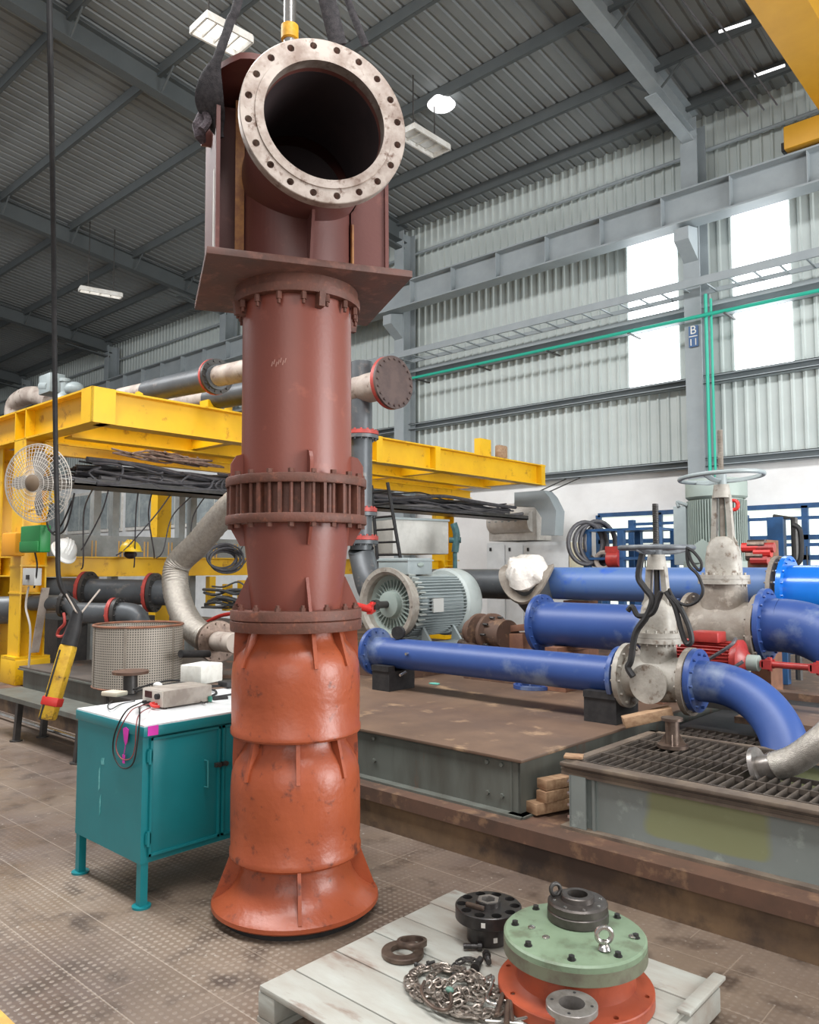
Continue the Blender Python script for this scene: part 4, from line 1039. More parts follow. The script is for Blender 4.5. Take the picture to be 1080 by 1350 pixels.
MB().ball(c0+Vector((.205, .31, .40)), .035, (.4, 1.4, .7)).build('lid_emblem', M['motorgreen'], tbx)
for s in (-1, 1):
    mb = MB()
    mb.ab(c0+Vector((s*.33-.08, .22, -.42)), c0+Vector((s*.33+.08, .90, -.385)))
    for y in (.3, .78): mb.prism([(-.07, 0), (.07, 0), (0 - s*.05, .16)], c0+Vector((s*.30, y, -.39)), X_, Z_, .03)
    mb.build('foot', M['motorgrey'], mo)
mb = MB(); mb.ab(c0+Vector((-.46, .12, -.52)), c0+Vector((.50, 1.0, -.43))); mb.ab((c0.x-.4, c0.y+.2, .552), (c0.x+.4, c0.y+.9, c0.z-.52)); o = mb.build('motor_plinth', M['darksteel']); tag(o, 'dark steel base under the large grey motor', 'base')
uj = thing('universal_joint', c0-Y_*.2, 'red painted universal joint on the shaft of the large grey motor', 'coupling')
mb = MB(); p = c0-Y_*.14; q = W(487, 803, Y=5.35)
mb.bar(p, p.lerp(q, .5), .07, .05); mb.cyl(p+Y_*.03, p-Y_*.03, .05, seg=20); mb.build('hub', M['darksteel'], uj)
mb = MB(); mb.bar(p.lerp(q, .35)+Z_*.03, q+Z_*.03, .05, .02); mb.bar(p.lerp(q, .35)-Z_*.04, q-Z_*.04, .05, .02); mb.cyl(p.lerp(q, .6)-Z_*.055, p.lerp(q, .6)+Z_*.055, .02, seg=12); mb.cyl(q, W(462, 797, Y=5.1), .035, seg=16); mb.build('fork', M['red'], uj)
# rusty valve assembly and timber right of the motor
ra = thing('rusty_valve', W(640, 850, Y=6.3), 'dark rusty flanged valve lying between the big motor and the blue flange', 'valve')
rc = W(622, 832, Y=6.2)
mb = MB(); mb.lathe([(0, 0), (.12, 0), (.12, .12), (.18, .12), (.18, .16), (.10, .18), (.10, .30), (.19, .30), (.19, .34), (.14, .36), (.14, .55), (0, .55)], rc, Vector((.96, -.25, 0)), 36); mb.build('valve_body', M['rustbeam'], ra)
mb = MB(); mb.bolts(rc+Vector((.30, -.08, 0)), Vector((.96, -.25, 0)), .16, 10, .012, .1); mb.build('bolt', M['darksteel'], ra)
mb = MB(); mb.cyl(rc+Vector((-.05, -.1, -.12)), rc+Vector((.3, -.25, -.16)), .05, seg=16); mb.build('side_pipe', M['rustring'], ra)
timber('timber_block', W(655, 831, Y=6.15), W(700, 826, Y=6.15), .12, .06, 'red brown wooden block right of the rusty valve', 'woodold')
timber('timber_block', W(672, 850, Y=6.2), W(700, 850, Y=6.2), .25, .22, 'upright timber packing beside the blue flange', 'woodold')
mb = MB(); mb.ab((-4.66, 5.9, .551), (-4.0, 7.1, .85)); o = mb.build('machine_plinth', M['rustbeam']); tag(o, 'rusty steel base under the flanged valve and the timbers', 'base')
# vertical grey pipe behind the pump with red flanges, blanked branch on top
D1 = 9.1
vp = thing('standpipe', WD(476, 700, D1), 'vertical grey pipe with red flanges and a round blank flange, just right of the pump', 'pipe')
b0, b1 = WD(476, 725, D1), WD(476, 478, D1)
xy = Vector((b0.x, b0.y, 0))
def V(z): return Vector((xy.x, xy.y, z))
mb = MB(); mb.cyl(V(b0.z), V(b1.z), .126, seg=32); mb.build('pipe_barrel', M['greypipe'], vp)
zt = b1.z-.25
bz = WD(515, 505, D1-.35)
mb = MB(); j = V(bz.z); dj = (bz-j); dj.z = 0; dj.normalize(); mb.cyl(j-dj*.05, bz-dj*.03, .17, seg=32); mb.ball(j, .18); mb.build('branch', M['dirtpipe'], vp)
mb = MB(); mb.cyl(V(bz.z)-dj*.0, V(bz.z)-dj*.6, .12, seg=28); mb.build('branch_pipe', M['dirtpipe'], vp)
fn = dj
mb = MB(); mb.lathe([(0, 0), (.30, 0), (.30, .05), (0, .05)], bz-fn*.02, fn, 48); mb.build('flange', M['redflange'], vp)
mb = MB(); mb.lathe([(0, 0), (.30, 0), (.30, .03), (0, .03)], bz+fn*.03, fn, 48); mb.bolts(bz+fn*.05, fn, .265, 20, .016, .03); mb.build('blank_flange', mat('brown_blank', '#4e3f3c', '#5b4a45', rough=.55, scale=8), vp)
for z, r in ((WD(480, 574, D1).z, .20), (WD(480, 691, D1-.2).z+.15, .185), (WD(480, 712, D1).z, .20)):
    mb = MB(); flange_ring(mb, V(z), Z_, r, .045, 14, ri=.1, br=.012); mb.build('flange', M['redflange'], vp)
    mb = MB(); flange_ring(mb, V(z-.045), Z_, r, .04, 14, ri=.1, br=.01); mb.build('flange', M['greypipe'], vp)
mb = MB(); q1 = WD(478, 735, D1); q2 = WD(488, 775, D1-.2); q3 = WD(505, 800, D1-.1); mb.tube([V(b0.z), q1, q2, q3], .15, seg=28, sm=6); mb.build('bottom_elbow', M['greypipe'], vp)
# ladder
ld = thing('steel_ladder', WD(515, 740, 8.9), 'black steel ladder leaning behind the standpipe', 'ladder')
mb = MB(); la, lb, lc, le = WD(511, 636, 9.8), WD(529, 742, 9.8), WD(490, 640, 10.0), WD(498, 742, 10.0)
lb0, le0 = la.lerp(lb, (la.z-.24)/(la.z-lb.z)), lc.lerp(le, (lc.z-.24)/(lc.z-le.z))
mb.tube([la, lb0], .022, seg=6); mb.build('rail', M['black'], ld)
mb = MB(); mb.tube([lc, le0], .022, seg=6); mb.build('rail', M['black'], ld)
for k in range(6):
    f = .1+k*.16; mb = MB(); mb.tube([la.lerp(lb, f), lc.lerp(le, f)], .014, seg=6); mb.build('rung', M['black'], ld)
# white tank behind the motor
D2 = 11.0
wt = thing('white_tank', WD(553, 730, D2), 'off white steel tank behind the large grey motor', 'tank')
pa, pb = WD(518, 730, D2), WD(592, 730, D2+.6); pt = WD(518, 684, D2)
d = (pb-pa); d.z = 0; nrm = Vector((-d.y, d.x, 0)).normalized()
mb = MB(); mb.bar(Vector((pa.x, pa.y, (pa.z+pt.z)/2))+nrm*.4, Vector((pb.x, pb.y, (pa.z+pt.z)/2))+nrm*.4, .8, pt.z-pa.z, bev=.02); mb.build('tank_shell', mat('tank_white', '#c9c7c0', '#b3b1aa', rough=.5, scale=3), wt)
mb = MB(); mb.bar(Vector((pa.x, pa.y, pt.z+.01))+nrm*.4, Vector((pb.x, pb.y, pt.z+.01))+nrm*.4, .84, .03); mb.build('tank_lid', M['motorgrey'], wt)
mb = MB(); mb.tube([WD(598, 690, 11), WD(602, 705, 11), WD(600, 728, 11)], .05, seg=10, sm=3); mb.tube([WD(592, 712, 11), WD(608, 712, 11)], .04, seg=8); q_ = WD(600, 728, 11); mb.cyl((q_.x, q_.y, .24), q_, .03, seg=10); o = mb.build('small_valve', mat('teal_valve', '#3f6668', '#334f52', rough=.5, scale=10)); tag(o, 'small dark teal valve beside the white tank', 'valve')
# switch cabinets, white, and cylinder bank beside the tall duct
yc = 13.1
def RY(x0, y0, x1, y1, Y, dep, name, m, parent, bev=.01):
    a = W(x0, y0, Y=Y); b = W(x1, y1, Y=Y)
    return MB().ab((a.x, Y, b.z), (b.x, Y+dep, a.z), bev=bev).build(name, m, parent)
sw = thing('switch_cabinet', (W(690, 750, Y=yc).x, yc, 0), 'row of white metal switch cabinets behind the rear blue pipe', 'cabinet')
cw = W(690, 712, Y=yc)
a = W(642, 716, Y=yc); b = W(751, 716, Y=yc)
MB().ab((a.x, yc, .24), (b.x, yc+.7, a.z), bev=.01).build('cabinet_body', M['cabin'], sw)
for (x0, x1) in ((643, 666), (668, 690), (692, 750)):
    p, q = W(x0, 719, Y=yc), W(x1, 719, Y=yc)
    dd = MB().ab((p.x, yc-.03, .35), (q.x, yc, p.z), bev=.005).build('door', M['cabin'], sw)
    MB().ab((p.x+.08, yc-.05, p.z-.12), (p.x+.12, yc-.03, p.z-.05)).build('handle', M['black'], dd)
MB().ab((b.x-.04, yc+.0, .3), (b.x+.03, yc+.7, a.z-.02)).build('side_panel', mat('cream_side', '#d9cdb2', rough=.5), sw)
bx = thing('control_unit', (W(680, 690, Y=yc).x, yc, a.z), 'off white box unit with a rounded drum front standing on the switch cabinets', 'box')
p, q = W(644, 666, Y=yc+.1), W(708, 712, Y=yc+.1)
MB().ab((p.x, yc+.1, q.z), (q.x+.0, yc+.65, p.z), bev=.02).build('case', mat('grubby_white', '#cfcac2', '#b5aea6', rough=.55, scale=4), bx)
dz = W(680, 688, Y=yc).z
MB().cyl((p.x+.08, yc+.12, dz), (q.x-.1, yc+.12, dz), .21, seg=28).build('drum', M['fabricwhite'], bx)
mb = MB()
for k in range(9): mb.ab((p.x+.14+k*.08, yc-.095, dz+.0+.05*(k % 2)), (p.x+.19+k*.08, yc-.085, dz+.02+.05*(k % 2)))
mb.build('faded_lettering', M['motorgrey'], bx)
ty = thing('machine_rack', (W(800, 740, Y=11.5).x, 11.5, 0), 'blue steel rack with hose coils and red parts right of the switch cabinets', 'rack')
r0, r1 = W(775, 735, Y=11.5), W(868, 735, Y=11.5); rt = W(775, 698, Y=11.5).z
mb = MB()
for x in (r0.x, (r0.x+r1.x)/2, r1.x):
    for y in (11.5, 12.1): mb.ab((x-.05, y-.05, .24), (x+.05, y+.05, rt))
for z in (rt, r0.z, .8):
    mb.ab((r0.x, 11.45, z-.04), (r1.x, 12.15, z))
mb.build('rack_frame', M['blue_rack'], ty)
mb = MB()
z0 = W(780, 715, Y=11.45).z
for k, (px_, rr_) in enumerate(((772, .34), (779, .31), (788, .36), (792, .3))):
    p = W(px_, 716, Y=11.4+.1*k); n = 28
    mb.tube([(p.x+rr_*.5*math.cos(2*PI*j/n), p.y+.25*math.cos(2*PI*j/n), p.z+rr_*math.sin(2*PI*j/n)) for j in range(n)], .035, seg=8, closed=True)
o = mb.build('hose_coil', M['cable']); tag(o, 'dark hose coils hanging on the left end of the blue rack', 'hose')
mb = MB(); p = W(796, 739, Y=11.5); mb.tube([(p.x+.13*math.cos(2*PI*j/20), p.y, p.z+.13*math.sin(2*PI*j/20)) for j in range(20)], .04, seg=8, closed=True); o = mb.build('pipe_ring', M['dirtpipe']); tag(o, 'small pale ring on the blue rack shelf', 'ring')
mb = MB(); p = W(811, 737, Y=11.5); mb.cyl(p-X_*.1, p+X_*.1, .14, seg=16); mb.ab(p+Vector((-.12, -.1, .1)), p+Vector((.1, .1, .2))); o = mb.build('red_pump', M['redmotor']); tag(o, 'small red pump casing on the blue rack shelf', 'pump')
# cluttered shelf with red parts right of vertical motor
fn_ = thing('blue_fence', (0, 12.6, 0), 'blue railing with thin bars along the white wall at the right', 'railing')
mb = MB()
for z in (.3, 1.25, 1.9, 2.3): mb.ab((-6.3, 12.58, z), (3, 12.62, z+.05))
mb.build('rail', M['blue_rack'], fn_)
for k in range(5): MB().ab((-6.3+k*1.9, 12.55, .236), (-6.2+k*1.9, 12.65, 2.4)).build('post', M['blue_rack'], fn_)
mb = MB()
for k in range(54): mb.ab((-6.2+k*.17, 12.59, .3), (-6.185+k*.17, 12.61, 1.9))
mb.build('bar', M['darksteel'], fn_)
pr_ = thing('pipe_rack', W(1035, 745, Y=9.8), 'blue uprights and a dark pipe frame with hanging hose behind the bright blue pipe', 'frame')
p = W(1022, 745, Y=9.8); t_ = W(1022, 682, Y=9.8)
MB().ab((p.x-.06, 9.74, .24), (p.x+.12, 9.86, t_.z)).build('post', M['blue_rack'], pr_)
mb = MB(); q = W(1047, 683, Y=9.8); mb.tube([(p.x, 9.8, t_.z), (q.x, 9.8, q.z), (q.x, 9.8, .3)], .04, seg=8); mb.build('pipe_frame', M['darksteel'], pr_)
mb = MB(); mb.tube([W(1046, 692, Y=9.7), W(1055, 700, Y=9.7), W(1056, 735, Y=9.7), W(1048, 745, Y=9.7)], .03, seg=8, sm=5); mb.build('hose', M['black'], pr_)
cl = thing('parts_shelf', W(1000, 735, Y=8.8), 'dark crate of red and rusty pipe fittings left of the bright blue flange', 'crate')
p, q = W(985, 712, Y=8.1), W(1012, 742, Y=8.1)
MB().ab((p.x, 8.1, .24), (q.x, 8.45, p.z)).build('crate', M['woodold'], cl)
for k, (a, b, m) in enumerate(((990, 722, 'red'), (998, 718, 'rustring'), (1006, 728, 'red'), (1010, 722, 'redmotor'), (996, 733, 'rustring'), (1002, 738, 'redmotor'))):
    p = W(a, b, Y=8.02); MB().cyl(p-X_*.08, p+X_*.08, .05, seg=10).build('fitting', M[m], cl)
# vertical grey-green motor behind the rear valve
VY = 8.9
va, vb, vt = W(908, 660, Y=VY), W(983, 660, Y=VY), W(945, 633, Y=VY)
vr = (vb.x-va.x)/2; vcx = (vb.x+va.x)/2
vm = thing('vertical_motor', (vcx, VY, .24), 'tall grey green vertical electric motor standing behind the rear gate valve', 'motor')
zm = W(945, 656, Y=VY).z; zb_ = W(945, 740, Y=VY).z
mb = MB(); mb.lathe([(0, vt.z), (vr*.98, vt.z), (vr*1.03, vt.z-.03), (vr*1.03, zm), (vr*.96, zm-.02), (0, zm-.02)], (vcx, VY, 0), Z_, 48); mb.build('fan_cowl', M['motorgreen'], vm)
mb = MB(); mb.cyl((vcx, VY, zb_), (vcx, VY, zm-.02), vr*.88, seg=48)
for k in range(64):
    a = 2*PI*k/64; n = Vector((math.cos(a), math.sin(a), 0)); mb.prism([(vr*.86, zb_), (vr*1.0, zb_), (vr*1.0, zm-.04), (vr*.86, zm-.04)], (vcx, VY, 0), n, Z_, .010)
mb.build('finned_housing', M['motorgreen'], vm)
mb = MB(); p, q = W(892, 668, Y=VY-.1), W(911, 745, Y=VY-.1); mb.ab((p.x, VY-.2, q.z), (q.x, VY+.2, p.z), bev=.01); mb.build('terminal_box', M['motorgrey'], vm)
mb = MB(); mb.tube([W(895, 668, Y=VY-.2), W(893, 662, Y=VY-.2), W(900, 664, Y=VY-.2), W(907, 666, Y=VY-.2)], .02, seg=8, sm=4); mb.build('lifting_eye', M['motorgrey'], vm)
mb = MB(); p = W(967, 666, Y=VY-.45); mb.tube([(p.x+.05*math.cos(2*PI*j/16), p.y, p.z+.05*math.sin(2*PI*j/16)) for j in range(16)], .02, seg=8, closed=True); mb.build('lifting_eye', M['red'], vm)
mb = MB(); mb.prism([(-.12, 0), (.12, 0), (.12, .18), (0, .26), (-.12, .18)], W(927, 742, Y=VY-.36), X_, Z_, .02); mb.build('end_cover', M['motorgreen'], vm)
mb = MB(); mb.cyl((vcx, VY, .24), (vcx, VY, zb_), vr*1.15, seg=40); mb.build('pedestal', M['motorgreen'], vm)
# ================================================================ YELLOW GANTRY
GX, GI, GY0, GY1 = -7.95, -9.65, 3.86, 12.4
ga = thing('yellow_gantry', (-9.65, 3.9, .24), 'large yellow steel gantry frame straddling the test bed behind the pump', 'gantry')
YL = M['yellow']
mb = MB(); ibeam(mb, (GX, GY0, 3.28), (GX, GY1, 3.28), .22, .37, .02, .012)
for y in (6.9, 8.0, 9.3, 12.3): mb.ab((GX+.0, y-.06, 3.09), (GX+.12, y+.06, 3.47))
mb.build('side_beam', YL, ga)
mb = MB(); ibeam(mb, (GI+.75, GY0+.13, 3.22), (GI+.75, GY1-.4, 3.22), .20, .30, .02, .012); mb.build('side_beam', YL, ga)
mb = MB(); ibeam(mb, (GI, GY0+.13, 3.28), (GI, GY1-.4, 3.28), .22, .37, .02, .012); mb.build('side_beam', YL, ga)
mb = MB(); ibeam(mb, (-14.5, GY0, 3.28), (GX+.11, GY0, 3.28), .22, .37, .02, .012)
for x in (-9.8, -9.5): mb.ab((x-.01, GY0-.11, 3.1), (x+.01, GY0, 3.46))
mb.ab((GX-.11, GY0-.12, 3.093), (GX+.13, GY0-.10, 3.467)); mb.ab((GX+.105, GY0-.12, 3.093), (GX+.13, GY0+.14, 3.467))
mb.build('front_beam', YL, ga)
for y in (5.6, 7.6, 9.6, 11.9):
    mb = MB(); ibeam(mb, (GI, y, 3.2), (GX, y, 3.2), .12, .2, .012, .01); mb.build('cross_beam', YL, ga)
mb = MB(); ibeam(mb, (-10.9, GY0+.3, 2.98), (GI-.0, GY0+.3, 2.98), .12, .16, .012, .01)
ibeam(mb, (-9.3, 3.9, 2.98), (-9.3, 12, 2.98), .10, .14, .012, .01); mb.build('hanger_beam', YL, ga)
for y, lab in ((3.9, None), (11.6, None)):
    mb = MB(); ibeam(mb, (GI, y, .55), (GI, y, 3.1), .30, .30, .02, .014, up=(0, 1, 0))
    mb.ab((GI-.2, y-.2, .53), (GI+.2, y+.2, .56)); mb.ab((GI-.16, y-.16, 1.60), (GI+.16, y+.16, 1.62)); mb.ab((GI-.16, y-.16, 1.28), (GI+.16, y+.16, 1.30)); mb.build('column', YL, ga)
    mb = MB(); mb.ab((GI-.22, y-.2, .243), (GI+.22, y+.2, .53), bev=.01); mb.build('pedestal', YL, ga)
mb = MB(); ibeam(mb, (-10.6, 4.0, .24), (-10.6, 4.0, 3.1), .26, .26, .02, .014, up=(0, 1, 0)); mb.build('column', YL, ga)
mb = MB(); ibeam(mb, (-12.0, 9.5, .24), (-12.0, 9.5, 3.1), .28, .28, .02, .014, up=(0, 1, 0)); mb.build('column', YL, ga)
# lower rail running back along the bed, with upright pegs
mb = MB(); ibeam(mb, (GI, 4.05, 1.60), (GI, 12.0, 1.60), .16, .25, .016, .012); lb_ = mb.build('lower_beam', YL, ga)
mb = MB(); ibeam(mb, (-12.5, 3.95, 1.60), (GI-.15, 3.95, 1.60), .16, .25, .016, .012); mb.build('lower_beam', YL, ga)
for k in range(11):
    y = 4.35+k*.36
    mb = MB(); mb.ab((GI-.035, y-.03, 1.72), (GI-.02, y-.02, 1.93)); mb.ab((GI-.035, y+.02, 1.72), (GI-.02, y+.03, 1.93)); mb.build('peg', mat('peg_yellow', '#c9a055') if k == 0 else bpy.data.materials['peg_yellow'], lb_)
for y in (8.9, 9.6): MB().ab((GI-.05, y-.05, 1.72), (GI+.05, y+.05, 2.1)).build('peg', YL, lb_)
# grey electrical trough and grey uprights behind the lower beam
tr = thing('grey_trough', (-10.4, 6.5, 1.7), 'grey steel panel behind the hard hats', 'panel')
MB().ab((-10.3, 4.4, 1.68), (-10.24, 9.5, 2.02)).build('panel', mat('trough_grey', '#8f9392', '#7e8281', rough=.6), tr)
for k, y in enumerate((5.05, 5.32, 6.35, 6.55)):
    MB().ab((-10.42, y-.05, .24), (-10.305, y+.05, 2.9)).build('upright', mat('trough_grey', '#8f9392', '#7e8281', rough=.6), tr)
p_ = W(213, 650, X=-11.2); MB().ab((-11.3, p_.y-.12, .3), (-11.1, p_.y+.12, 3.0)).build('upright', YL, tr)
# window seen behind, pipes of the hall beyond
# cable tray with bundles
ct = thing('cable_tray', (-8.9, 8, 2.5), 'long hanging cable tray overflowing with bundled black and grey cables', 'cable tray')
TX = -8.75
mb = MB(); mb.ab((TX-.25, 3.9, 2.50), (TX+.25, 12.8, 2.52)); mb.ab((TX+.23, 3.9, 2.50), (TX+.25, 12.8, 2.58)); mb.ab((TX-.25, 3.9, 2.5), (TX-.23, 12.8, 2.60)); mb.build('tray', M['darksteel'], ct)
rr = random.Random(11)
for k in range(34):
    pts = []; x0 = TX+rr.uniform(-.2, .22); z0 = 2.54+rr.uniform(0, .22); ph = rr.uniform(0, 6); amp = rr.uniform(.01, .06)
    y = 3.95+rr.uniform(0, .3)
    while y < 12.7:
        pts.append((x0+rr.uniform(-.05, .07), y, min(2.84, max(2.53, z0+amp*math.sin(y*2.1+ph)+rr.uniform(-.03, .03))))); y += rr.uniform(.5, .9)
    mb = MB(); mb.tube(pts, rr.choice([.012, .018, .024, .032]), seg=6, sm=4)
    mb.build('cable', M['cable'] if k % 3 else mat('cable_pale', '#6a6768', rough=.5) if k == 0 else (bpy.data.materials['cable_pale'] if k % 6 == 0 else M['black']), ct)
for k in range(7):
    y0 = rr.uniform(4, 7.5); pts = []
    for j in range(7):
        pts.append((TX+.24, y0+rr.uniform(-.1, .1)+.45*math.sin(j*.9), 2.66+.12*math.cos(j*.9)+rr.uniform(-.03, .03)))
    mb = MB(); mb.tube(pts, .014, seg=6, sm=6); mb.build('cable_loop', M['cable'], ct)
ce = thing('cable_duct', WD(722, 690, 14), 'grey duct bend bringing the cable bundle down at the right end of the gantry', 'duct')
a, b, c = Vector((TX, 12.6, 2.62)), Vector((TX+.1, 13.25, 2.62)), Vector((TX+.1, 13.45, 1.9))
YD = 12.75
pp = [W(x, y, Y=YD) for x, y in ((684, 650), (722, 647), (730, 656), (739, 674), (737, 706), (719, 706), (720, 683), (710, 668), (684, 668))]
mb = MB(); mb.prism([(v.x, v.z) for v in pp][::-1], (0, YD, 0), X_, Z_, .30); mb.build('duct', M['steelgrey'], ce)
for px, py in ((703, 650), (722, 648)):
    a = W(px, py, Y=YD); mb = MB(); mb.cyl(a-Z_*.02, (a.x+.1, 13.8, 3.36), .012, seg=6); mb.build('hanger_rod', M['darksteel'], ce)
# wires hanging from the tray
for k in range(14):
    y = 4.2+k*.28+rr.uniform(-.1, .1); z1 = rr.uniform(1.55, 1.9); sw_ = rr.uniform(-.5, .5)
    mb = MB(); mb.tube([(TX-.1, y, 2.52), (TX-.3+rr.uniform(-.2, .1), y+sw_*.3, 2.25), (TX-.5, y+sw_*.8, z1+.1), (TX-.6, y+sw_, z1)], .009, seg=6, sm=6)
    o = mb.build('hanging_wire', M['cable']); tag(o, 'thin dark wire hanging from the cable tray under the gantry', 'wire', 'thin dark wires hanging below the cable tray')
rb = MB()
for k in range(10):
    pts = [(TX+.1+rr.uniform(-.1, .15), 5.2+rr.uniform(-.5, .5)+.35*math.sin(j), 2.92+rr.uniform(-.05, .06)) for j in range(6)]
    rb.tube(pts, .012, seg=6, sm=5)
o = rb.build('wire_bundle', mat('rusty_wire', '#6d5448', '#857266', rough=.7, scale=20)); tag(o, 'tangled brownish wires lying on top of the cable tray', 'wires')
# coil hanging on the lower beam
co = MB(); c = W(292, 737, X=-8.6)
for k in range(7):
    r = .20+.012*k; n = 24; off = rr.uniform(-.03, .03)
    co.tube([(c.x+.05*k*.4, c.y+r*math.cos(2*PI*j/n)+off, c.z+.0+r*.62*math.sin(2*PI*j/n)-off) for j in range(n)], .014, seg=6, closed=True)
o = co.build('cable_coil', M['cable']); tag(o, 'dark cable coil hanging on the lower yellow beam beside the braided hose', 'cable coil')
# hard hats
def helmet(name, p, m, lab, s=1.0, face=(1, -.3, 0)):
    t = thing(name, p, lab, 'hard hat')
    f = Vector(face).normalized(); side = Z_.cross(f).normalized()
    mb = MB(); seg = 32; rings = []
    for i in range(8):
        a = i/7*PI/2; rings.append(mb._v([Vector(p)+f*(.145*s*math.cos(a)*math.cos(2*PI*k/seg))+side*(.115*s*math.cos(a)*math.sin(2*PI*k/seg))+Z_*(.125*s*math.sin(a)) for k in range(seg)]))
    for a, b in zip(rings, rings[1:]):
        for k in range(seg): mb.bm.faces.new((a[k], a[(k+1) % seg], b[(k+1) % seg], b[k]))
    mb.build('shell', m, t, ang=60)
    mb = MB()
    poly = [(.165*s*math.cos(2*PI*k/32)+(.05*s if math.cos(2*PI*k/32) > 0 else 0)*math.cos(2*PI*k/32), .125*s*math.sin(2*PI*k/32)) for k in range(32)]
    mb.prism(poly, Vector(p), f, side, .012); mb.build('brim', m, t)
    mb = MB()
    for w in (-.035, 0, .035):
        mb.tube([Vector(p)+f*(.147*s*math.cos(a))+side*w+Z_*(.128*s*math.sin(a)) for a in [PI*.12+PI*.76*k/10 for k in range(11)]], .008, seg=6)
    mb.build('ridge', m, t); return t
h1 = helmet('hard_hat', W(84, 727, X=-9.30), mat('hat_white', '#e9e8e4', rough=.35), 'white hard hat hanging on the lower yellow beam beside the black hoist cable', 1.25)
h1.rotation_euler = (Matrix.Rotation(math.radians(38), 3, _F) @ Matrix.Rotation(math.radians(12), 3, _R)).to_euler()
h2 = helmet('hard_hat', W(172, 727, X=-9.35), mat('hat_yellow', '#f0c81e', rough=.35), 'yellow hard hat hanging on the lower yellow beam', 1.15)
MB().ball(W(172, 731, X=-9.36), .08, (1, 1, .7)).build('liner', M['bore'], h2)
# wire fan on the front column
FC = W(50, 637, Y=3.55)
fa = thing('wall_fan', FC, 'round wire guarded fan mounted on the front yellow gantry column', 'fan')
fdir = Vector((.45, -.86, -.08)).normalized(); fu, fv, fdir = frame(fdir)
mb = MB()
def cageP(r, a): return FC + fu*(r*math.cos(a))+fv*(r*math.sin(a)) + fdir*(.09*(1-(r/.42)**2))
for r in (.14, .19, .24, .285, .33, .37, .40, .42):
    mb.tube([cageP(r, 2*PI*k/48) for k in range(48)], .0035 if r < .42 else .007, seg=5, closed=True)
for k in range(56):
    a = 2*PI*k/56; mb.tube([cageP(r, a) for r in (.09, .2, .3, .38, .42)], .0028, seg=4)
    mb.tube([FC+fu*(.42*math.cos(a))+fv*(.42*math.sin(a)), FC+fu*(.36*math.cos(a))+fv*(.36*math.sin(a))-fdir*.12], .0028, seg=4) if k % 2 == 0 else None
mb.build('guard', mat('guard_wire', '#c9c3ba', rough=.4, metal=.3), fa)
MB().lathe([(0, 0), (.10, 0), (.10, .02), (.06, .05), (0, .06)], FC+fdir*.06, fdir, 28).build('guard_badge', mat('fan_badge', '#6b5a48', rough=.5), fa)
for k in range(4):
    a = 2*PI*k/4; mb = MB(); u_ = fu*math.cos(a)+fv*math.sin(a); w_ = (-fu*math.sin(a)+fv*math.cos(a))
    mb.prism([(.04, -.03), (.20, -.10), (.34, -.07), (.36, .02), (.25, .07), (.04, .03)], FC-fdir*.02, u_, (w_+fdir*.35), .003); mb.build('blade', mat('fan_blade', '#8d8780', rough=.5) if k == 0 else bpy.data.materials['fan_blade'], fa)
MB().cyl(FC-fdir*.05, FC-fdir*.28, .08, seg=24).build('fan_motor', M['darksteel'], fa)
MB().tube([FC-fdir*.2, FC-fdir*.25-Z_*.2, (GI+.15, 3.8, FC.z-.25)], .02, seg=8).build('bracket', M['yellow'], fa)
# boxes on the column
g = thing('green_box', W(40, 712, Y=3.62), 'green plastic box fixed to the front yellow gantry column', 'box')
a, b = W(27, 694, Y=3.62), W(52, 728, Y=3.62)
MB().ab((a.x, 3.62, b.z), (b.x, 3.74, a.z), bev=.015).build('case', M['greenplastic'], g); MB().ab((a.x+.02, 3.605, b.z+.01), (b.x-.02, 3.62, b.z+.12), bev=.005).build('flap', M['greenplastic'], g)
a, b = W(2, 703, Y=3.62), W(19, 733, Y=3.62)
o = MB().ab((a.x, 3.62, b.z), (b.x, 3.74, a.z), bev=.02).build('orange_box', M['orangeplastic']); tag(o, 'orange plastic box at the far left on the yellow column', 'box')
g = thing('switch_box', W(38, 760, Y=3.66), 'small pale switch box below the green box on the yellow column', 'switch')
a, b = W(30, 749, Y=3.66), W(45, 772, Y=3.66)
MB().ab((a.x, 3.66, b.z), (b.x, 3.74, a.z), bev=.006).build('case', mat('switch_grey', '#b9b9b6', rough=.5), g); MB().ab(((a.x+b.x)/2-.02, 3.64, (a.z+b.z)/2-.03), ((a.x+b.x)/2+.03, 3.66, (a.z+b.z)/2+.02)).build('toggle', M['black'], g)
MB().tube([W(38, 773, Y=3.69), W(34, 800, Y=3.68), W(40, 830, Y=3.68), W(38, 880, Y=3.68)], .012, seg=6, sm=6).build('cable', mat('pale_cable', '#a9a39b', rough=.5), g)
for pts, lab in ((((46, 728), (49, 745), (47, 765), (45, 775)), 'brown wire beside the switch box on the yellow column'), (((95, 660), (82, 690), (70, 702), (62, 690), (66, 670)), 'drooping black wire loop below the fan'), (((98, 650), (92, 680), (84, 700), (72, 705), (64, 698)), 'second black wire loop below the fan, further right')):
    o = MB().tube([W(*q, Y=3.68) for q in pts], .010, seg=6, sm=6).build('loose_wire', M['black']); tag(o, lab, 'wire')
